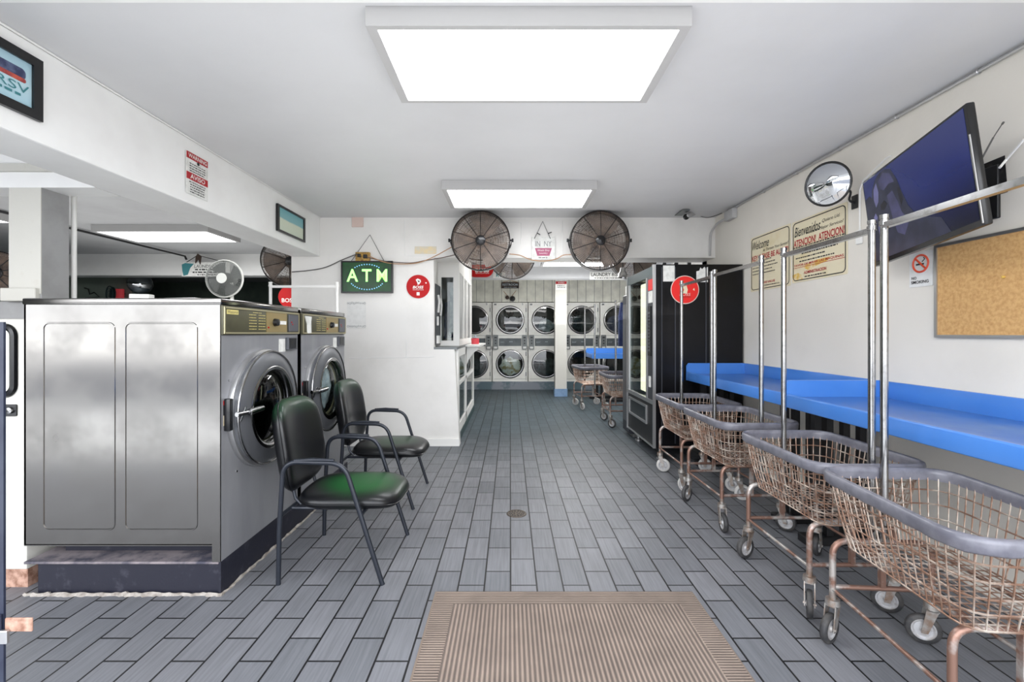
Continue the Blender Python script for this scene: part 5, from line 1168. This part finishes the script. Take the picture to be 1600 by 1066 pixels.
# ------------------------------------------------------------------ floor mat and drain
t = thing('door_mat', 'ribbed brown entrance mat in the foreground', 'mat', (0.29, 1.6, 0), -0.0)
x0, x1, y1 = -0.392, 0.972, 2.448
O('backing', MB().rbox(x0-0.012, x1+0.012, 0.6, y1+0.01, 0.0, 0.006, 0.002, 1), M['matedge'], t)
O('centre_field', MB().box(x0+0.10, x1-0.10, 0.75, y1-0.115, 0.006, 0.012), M['mat_a'], t)
O('side_border', MB().box(x0, x0+0.10, 0.62, y1-0.115, 0.006, 0.011).box(x1-0.10, x1, 0.62, y1-0.115, 0.006, 0.011).box(x0, x1, y1-0.115, y1, 0.006, 0.011), M['mat_b'], t)
t = thing('floor_drain', 'round tarnished metal drain set in the floor tiles', 'drain', (0.05, 3.53, 0))
O('rim', MB().lathe([(0.078, 0.0), (0.076, 0.004), (0.066, 0.005), (0.062, 0.002)], (0.05, 3.53, 0), 'Z', 32), M['drain'], t)
O('grate', MB().lathe([(0.0, 0.003), (0.062, 0.003)], (0.05, 3.53, 0), 'Z', 32), M['drain'], t)
hs = MB()
for r_ in (0.02, 0.04, 0.054):
    for i in range(int(r_*260)): a = 2*PI*i/int(r_*260); hs.disc(0.05+r_*math.cos(a), 3.53+r_*math.sin(a), 0.005, 0.003, 0.0042, 6)
O('slots', hs, M['blackp'], t)

# ------------------------------------------------------------------ right wall
def right_sign(name, label, cat, ynear, yfar, z0, z1, m, r=0.0, th=0.004):
    o = Vector((XR-0.001, (ynear+yfar)/2, (z0+z1)/2)); t = thing(name, label, cat, o); Mx = frame(o, '-X'); w_, h_ = yfar-ynear, z1-z0
    O('board', MB(Mx).rrect(-w_/2, w_/2, -h_/2, h_/2, max(r, 0.002), 0, th), m, t, smooth=False); return t, Mx, w_, h_
def bord(Mx, w_, h_, ins, th=0.004):
    return MB(Mx).tube([(x, y, 0.005) for x, y in rr_poly(-w_/2+ins, w_/2-ins, -h_/2+ins, h_/2-ins, 0.035, 5)], th, 5, closed=True)
t, Mx, w_, h_ = right_sign('welcome_sign', 'cream Welcome sign with black border, left of the Bienvenidos sign', 'sign', 4.13, 4.81, 1.835, 2.40, M['cream'], 0.01)
O('border', bord(Mx, w_, h_, 0.018), M['blackp'], t)
lt = MB(Mx); lt.text('Welcome', -0.15, h_/2-0.095, 0.30, 0.085, 0.006, shear=0.4, th=0.005).text("At Thirteen Your Service!", 0.10, h_/2-0.165, 0.42, 0.028, 0.006, shear=0.3)
for i in range(5): lt.dashes(-0.30, 0.05+0.05*(i % 3), 0.02-i*0.032, 0.009, 0.006)
lt.dashes(-0.17, 0.17, -h_/2+0.045, 0.009, 0.006)
O('lettering', lt, M['blackp'], t)
O('red_lettering', MB(Mx).text('KEY PLEASE BE ALERT!', 0, h_/2-0.225, 0.62, 0.055, 0.006, th=0.02).text('WE VALUE', 0.0, -h_/2+0.075, 0.2, 0.022, 0.006, th=0.02), M['darkred'], t)
t, Mx, w_, h_ = right_sign('welcome_sign', 'cream Bienvenidos sign with yellow stains, below the round mirror', 'sign', 3.434, 4.105, 1.85, 2.395, M['cream'], 0.01)
O('border', bord(Mx, w_, h_, 0.018), M['blackp'], t)
O('yellow_stain', MB(Mx).prism([(-0.20, -0.14), (0.0, -0.11), (0.16, -0.11), (0.12, -0.14), (-0.02, -0.16), (-0.1, -0.19)], 0.004, 0.0048).prism([(-0.33, -0.20), (-0.25, -0.19), (-0.20, -0.21), (-0.19, -0.25), (-0.33, -0.26)], 0.004, 0.0048), M['stain'], t)
lt = MB(Mx); lt.text('Bienvenidos', -0.13, h_/2-0.10, 0.34, 0.085, 0.006, shear=0.4, th=0.005).text('Quiere Ud.', 0.16, h_/2-0.08, 0.2, 0.032, 0.006, shear=0.3).text('Nuestro Mejor Servicio!', 0.08, h_/2-0.135, 0.44, 0.034, 0.006, shear=0.3)
for i, (a, b) in enumerate(((-0.31, 0.31), (-0.26, 0.22), (-0.2, 0.25), (-0.28, 0.1), (-0.23, 0.2))): lt.dashes(a, b, 0.035-i*0.032, 0.010, 0.006)
lt.dashes(-0.16, 0.12, -h_/2+0.04, 0.010, 0.006)
O('lettering', lt, M['blackp'], t)
O('red_lettering', MB(Mx).text('ATENCION!  ATENCION!', 0, h_/2-0.20, 0.62, 0.062, 0.006, th=0.02).text('FAVOR DE MIRAR LAS MAQUINAS', 0, -0.125, 0.60, 0.024, 0.006, th=0.02).text('ADMINISTRACION', -0.03, -h_/2+0.075, 0.28, 0.026, 0.006, th=0.02).box(-0.31, 0.31, -0.146, -0.142, 0.005, 0.006), M['darkred'], t)
t, Mx, w_, h_ = right_sign('no_smoking_sign', 'small no smoking sign between the television and the cork board', 'sign', 2.74, 2.90, 1.69, 1.905, M['oldpaper'])
O('red_ring', MB(Mx).ring((0, 0.035, 0.005), 0.052, 0.0065, 'Z', 32, 5).tube([(-0.036, 0.071, 0.006), (0.036, -0.001, 0.006)], 0.006, 5), mat('orange_red_ring', (222, 84, 56), 0.5), t)
O('cigarette_print', MB(Mx).box(-0.032, 0.022, 0.026, 0.036, 0.004, 0.0055).tube([(0.01, 0.045, 0.005), (0.028, 0.06, 0.005), (0.02, 0.07, 0.005)], 0.003, 4), M['blackp'], t)
O('lettering', MB(Mx).text('NO', -0.045, -0.052, 0.035, 0.018, 0.006, th=0.02).text('SMOKING', -0.005, -0.078, 0.12, 0.020, 0.006, th=0.02), M['blackp'], t)
t, Mx, w_, h_ = right_sign('cork_board', 'cork notice board with aluminium frame on the right wall', 'notice board', 1.55, 2.72, 1.375, 1.925, M['cork'], 0.0, 0.008)
f = MB(Mx); b = 0.016
f.box(-w_/2, w_/2, h_/2-b, h_/2, 0, 0.016); f.box(-w_/2, w_/2, -h_/2, -h_/2+b, 0, 0.016); f.box(-w_/2, -w_/2+b, -h_/2+b, h_/2-b, 0, 0.016); f.box(w_/2-b, w_/2, -h_/2+b, h_/2-b, 0, 0.016)
O('frame', f, M['alu'], t, smooth=False)
top('push_pin', MB(frame((XR-0.009, 2.34, 1.69), '-X')).lathe([(0.0, 0.012), (0.007, 0.01), (0.006, 0.0)], n=10), M['stain'], 'yellow push pin stuck in the cork board', 'pin')

# television
uL = Vector((-0.26, -0.97, 0.055)).normalized(); vv = Vector((0, 0, 1))
nn = uL.cross(vv).normalized(); tilt = math.radians(5)
v2 = (vv*math.cos(tilt)+nn*math.sin(tilt)); v2 = (v2-uL*v2.dot(uL)).normalized(); n2 = uL.cross(v2).normalized()
Mt = Matrix((uL, v2, n2)).transposed().to_4x4(); ctr = Vector((2.235, 2.535, 2.146)); Mt.translation = ctr
t = thing('television', 'flat television showing a dim blue picture, tilted out from the right wall', 'television', ctr)
TW, TH = 0.49, 0.287
O('casing', MB(Mt).rbox(-TW, TW, -TH, TH, -0.035, 0.0, 0.008, 2).rbox(-TW*0.7, TW*0.7, -TH*0.75, TH*0.7, -0.065, -0.03, 0.012, 2), M['black'], t)
scr = O('screen', MB(Mt).box(-TW+0.018, TW-0.022, -TH+0.028, TH-0.016, 0.0, 0.0015), M['screen'], t)
fp = lambda u, v: (-TW+0.018+u*(2*TW-0.04), TH-0.016-v*(2*TH-0.044))
O('picture_background', MB(Mt).prism([fp(*p) for p in ((0.0, .22), (.06, .20), (.12, .30), (.10, .55), (.16, .80), (.14, 1.0), (.0, 1.0))], 0.0015, 0.0020), M['face2'], scr)
O('picture_profile', MB(Mt).prism([fp(*p) for p in ((.08, .30), (.10, .16), (.15, .06), (.20, .02), (.27, .01), (.34, .06), (.39, .20), (.425, .37), (.47, .55), (.53, .68), (.62, .76), (.74, .83), (.80, 1.0), (.12, 1.0), (.12, .78), (.10, .66), (.115, .58), (.06, .50), (.085, .40))], 0.0020, 0.0024), M['face2'], scr)
for q in (((.11, .28), (.12, .16), (.16, .10), (.175, .22), (.16, .33), (.125, .38)), ((.08, .48), (.11, .44), (.13, .50), (.11, .54)), ((.12, .62), (.16, .58), (.17, .70), (.14, .80), (.125, .72))):
    O('picture_highlight', MB(Mt).prism([fp(*p) for p in q], 0.0024, 0.0027), M['face3'], scr)
for q in (((.27, .32), (.33, .30), (.37, .44), (.40, .58), (.46, .72), (.40, .84), (.33, .78), (.30, .62), (.28, .46)), ((.19, .10), (.25, .04), (.33, .10), (.36, .22), (.30, .20), (.24, .24), (.20, .20))):
    O('picture_highlight', MB(Mt).prism([fp(*p) for p in q], 0.0024, 0.0027), M['face1'], scr)
for q in (((.385, .30), (.41, .32), (.43, .46), (.405, .52), (.39, .42)), ((.18, .38), (.23, .35), (.26, .41), (.22, .46), (.18, .44)), ((.18, .66), (.24, .64), (.26, .70), (.20, .72))):
    O('picture_shadow', MB(Mt).prism([fp(*p) for p in q], 0.0027, 0.003), M['face4'], scr)
O('silver_edge', MB(Mt).box(TW-0.008, TW-0.002, -TH+0.01, TH-0.15, 0.0, 0.004), M['alu'], t)
O('wall_arm', MB().tube([ctr+Vector((0.02, 0, 0)), (2.45, 2.45, 2.15), (2.54, 2.45, 2.15)], 0.02, 8).rbox(2.53, 2.548, 2.36, 2.58, 2.0, 2.28, 0.004, 1), M['blackm'], t)
pz = [W(1535, 258, 2.46), W(1572, 243, 2.345), W(1576, 300, 2.33), W(1536, 312, 2.45)]
top('wall_patch', MB().add([(2.546, p.y+random.uniform(-.004, .004), p.z) for p in pz]+[(2.549, p.y, p.z) for p in pz], [(0, 1, 2, 3), (7, 6, 5, 4), (0, 4, 5, 1), (1, 5, 6, 2), (2, 6, 7, 3), (3, 7, 4, 0)]), M['hole'], 'ragged black patch on the wall behind the television', 'wall patch')
top('antenna_rod', MB().tube([W(1532, 252, 2.30), W(1552, 215, 2.30)], 0.004, 8).tube([W(1552, 215, 2.30), W(1567, 192, 2.30)], 0.0025, 8).tube([W(1566, 194, 2.30), W(1568, 191, 2.30)], 0.005, 8), M['cordg'], 'thin grey antenna rod leaning out behind the television', 'antenna')
top('wall_cable', MB().tube([W(1562, 262, 2.30), W(1572, 250, 2.31), W(1600, 218, 2.22)], 0.006, 6), M['white'], 'white cable crossing the black patch toward the right edge', 'cable')
top('cable_channel', MB().tube([(2.544, y, z) for (y, z) in ((W(1392, 244, 3.04).y, 1.4+277*3.045/711), (3.08, 2.585), (3.28, 2.50), (3.31, 2.44), (3.31, 2.16), (3.31, 2.08))], 0.006, 6).rbox(2.53, 2.549, 3.285, 3.335, 2.05, 2.15, 0.003, 1), M['white'], 'white cable looping down the wall beside the television', 'cable')
# convex mirror
t = thing('security_mirror', 'round convex mirror with black rim above the Bienvenidos sign', 'mirror', W(1293, 288, 3.3))
Mx = frame(W(1293, 288, 3.3), '-Y', yaw=-1.05, tilt=0.18)
O('mirror_face', MB(Mx).lathe([(0.148, 0.0), (0.11, 0.022), (0.06, 0.034), (0.0, 0.038)], n=40), M['mirror'], t, angle=80)
O('rim', MB(Mx).ring((0, 0, 0), 0.150, 0.008, 'Z', 48, 8), M['black'], t)
O('backing', MB(Mx).lathe([(0.148, 0.0), (0.12, -0.02), (0.0, -0.025)], n=32), M['blackm'], t)
O('arm', MB().tube(bend([Mx @ Vector((0, 0, -0.02)), W(1330, 299, 3.35), (2.50, 3.36, 2.38), (2.548, 3.36, 2.36)], 0.02, 3), 0.008, 8).rbox(2.54, 2.549, 3.33, 3.39, 2.32, 2.42, 0.003, 1), M['blackm'], t)
# camera, outlet and conduits
t = thing('security_camera', 'small white security camera below the ceiling at the top of the header', 'security camera', W(1073, 337, 5.35))
O('housing', MB().tube([W(1072, 339, 5.33), W(1086, 332, 5.58)], 0.032, 14), M['fixture'], t)
O('lens_ring', MB(frame(W(1072, 339, 5.325), '-Y')).ring((0, 0, 0.0), 0.026, 0.01, 'Z', 20, 6).disc(0, 0, 0.022, -0.01, 0.004, 16), M['black'], t)
O('sun_shield', MB().box(W(1064, 331, 5.3).x, W(1076, 331, 5.3).x, 5.26, 5.5, W(0, 330.5, 5.3).z, W(0, 329, 5.3).z), M['greybox'], t)
cord('power_cord', 'thin grey cable drooping from the security camera to the white box', [W(1086, 332, 5.6), W(1095, 338, 5.6), W(1106, 340, 5.6), W(1118, 337, 5.5), W(1128, 333, 5.42)], 0.005, M['cordg'])
top('outlet_box', MB().rbox(2.49, 2.549, 5.10, 5.30, 2.70, 2.81, 0.006, 2), M['fixture'], 'white outlet box at the ceiling corner beside the camera cable', 'outlet box')
top('conduit_pipe', MB().tube(bend([(2.53, 5.26, 2.745), (2.50, 5.5, 2.73), (2.475, 5.62, 2.64), (2.475, 5.635, 2.36)], 0.06, 5), 0.014, 10), M['fixture'], 'white conduit bending down the right end of the header', 'conduit')
cp = MB().tube([(XR-0.016, -0.19, CE-0.022), (XR-0.016, 5.2, CE-0.022)], 0.011, 10)
for i in range(9): cp.ring((XR-0.016, 0.9+i*0.52, CE-0.022), 0.013, 0.004, 'Y', 12, 5)
top('conduit_pipe', cp, M['alu'], 'grey conduit running along the corner of ceiling and right wall', 'conduit')

# ------------------------------------------------------------------ light
wd = bpy.data.worlds.new('World'); bpy.context.scene.world = wd; wd.use_nodes = True
N = wd.node_tree.nodes; L = wd.node_tree.links; bg = N['Background']
tc = N.new('ShaderNodeTexCoord'); sp = N.new('ShaderNodeSeparateXYZ'); L.new(tc.outputs['Generated'], sp.inputs[0])
nz = N.new('ShaderNodeTexNoise'); nz.inputs['Scale'].default_value = 3.0; nz.inputs['Detail'].default_value = 3.0; L.new(tc.outputs['Generated'], nz.inputs['Vector'])
ma = N.new('ShaderNodeMath'); ma.operation = 'MULTIPLY_ADD'; ma.inputs[1].default_value = 0.03; L.new(nz.outputs['Fac'], ma.inputs[0]); L.new(sp.outputs['Z'], ma.inputs[2])
mr = N.new('ShaderNodeMapRange'); mr.inputs['From Min'].default_value = -1; mr.inputs['From Max'].default_value = 1; L.new(ma.outputs[0], mr.inputs['Value'])
cr = N.new('ShaderNodeValToRGB'); L.new(mr.outputs[0], cr.inputs['Fac'])
el = cr.color_ramp.elements; el[0].position = 0.0; el[0].color = srgb((150, 150, 150)); el[1].position = 1.0; el[1].color = srgb((215, 226, 245))
for p, c in ((0.30, (232, 230, 226)), (0.375, (250, 248, 244)), (0.41, (214, 212, 208)), (0.43, (134, 130, 126)), (0.475, (144, 142, 140)), (0.488, (250, 250, 250)), (0.503, (246, 248, 250)), (0.512, (186, 188, 192)), (0.55, (200, 204, 210)), (0.62, (250, 251, 255))):
    e = el.new(p); e.color = srgb(c)
L.new(cr.outputs[0], bg.inputs['Color']); bg.inputs['Strength'].default_value = 4.4
pl = bpy.data.lights.new('front_opening', 'AREA'); pl.shape = 'RECTANGLE'; pl.size = 9.2; pl.size_y = 2.8; pl.cycles.is_portal = True
po = bpy.data.objects.new('front_opening_portal', pl); C.objects.link(po); po.location = (-2.02, -0.21, 1.42); po.rotation_euler = (PI/2, 0, 0)
po['kind'] = 'structure'

# unseen fill lamps added to brighten the ceilings; no such fittings hang here
def fill_lamp(x, y, z, sx, sy, e, name='added_ceiling_fill'):
    l = bpy.data.lights.new(name, 'AREA'); l.shape = 'RECTANGLE'; l.size = sx; l.size_y = sy; l.energy = e; l.color = (1.0, 0.99, 0.97)
    o = bpy.data.objects.new(name, l); C.objects.link(o); o.location = (x, y, z); o.rotation_euler = (PI, 0, 0); return o
fill_lamp(0.1, 2.9, 1.6, 3.8, 5.0, 25)
fill_lamp(1.2, 8.4, 1.6, 3.0, 4.0, 36)
fill_lamp(-4.6, 5.5, 1.7, 3.0, 4.0, 22)
for (x, y, z, sx, sy, e) in ((1.35, 8.6, 2.66, 1.3, 0.6, 26), (-4.5, 6.05, 2.66, 1.3, 0.6, 20), (0.4, 7.2, 2.70, 1.6, 0.9, 14)):  # added fill facing down: beneath real fixtures, the last without any fitting
    l = fill_lamp(x, y, z, sx, sy, e, 'added_down_fill'); l.rotation_euler = (0, 0, 0)
# ------------------------------------------------------------------ camera
cam = bpy.data.cameras.new('camera'); co = bpy.data.objects.new('camera', cam); C.objects.link(co)
co.location = (0, 0, H); co.rotation_euler = (PI/2, 0, 0); cam.sensor_width = 36; cam.lens = F_PX/1600*36
cam.shift_x = (800-VX)/1600; cam.shift_y = -(533-VY)/1600; cam.clip_start = 0.05
bpy.context.scene.camera = co
vs = bpy.context.scene.view_settings; vs.view_transform = 'Standard'; vs.look = 'None'; vs.exposure = 0.70
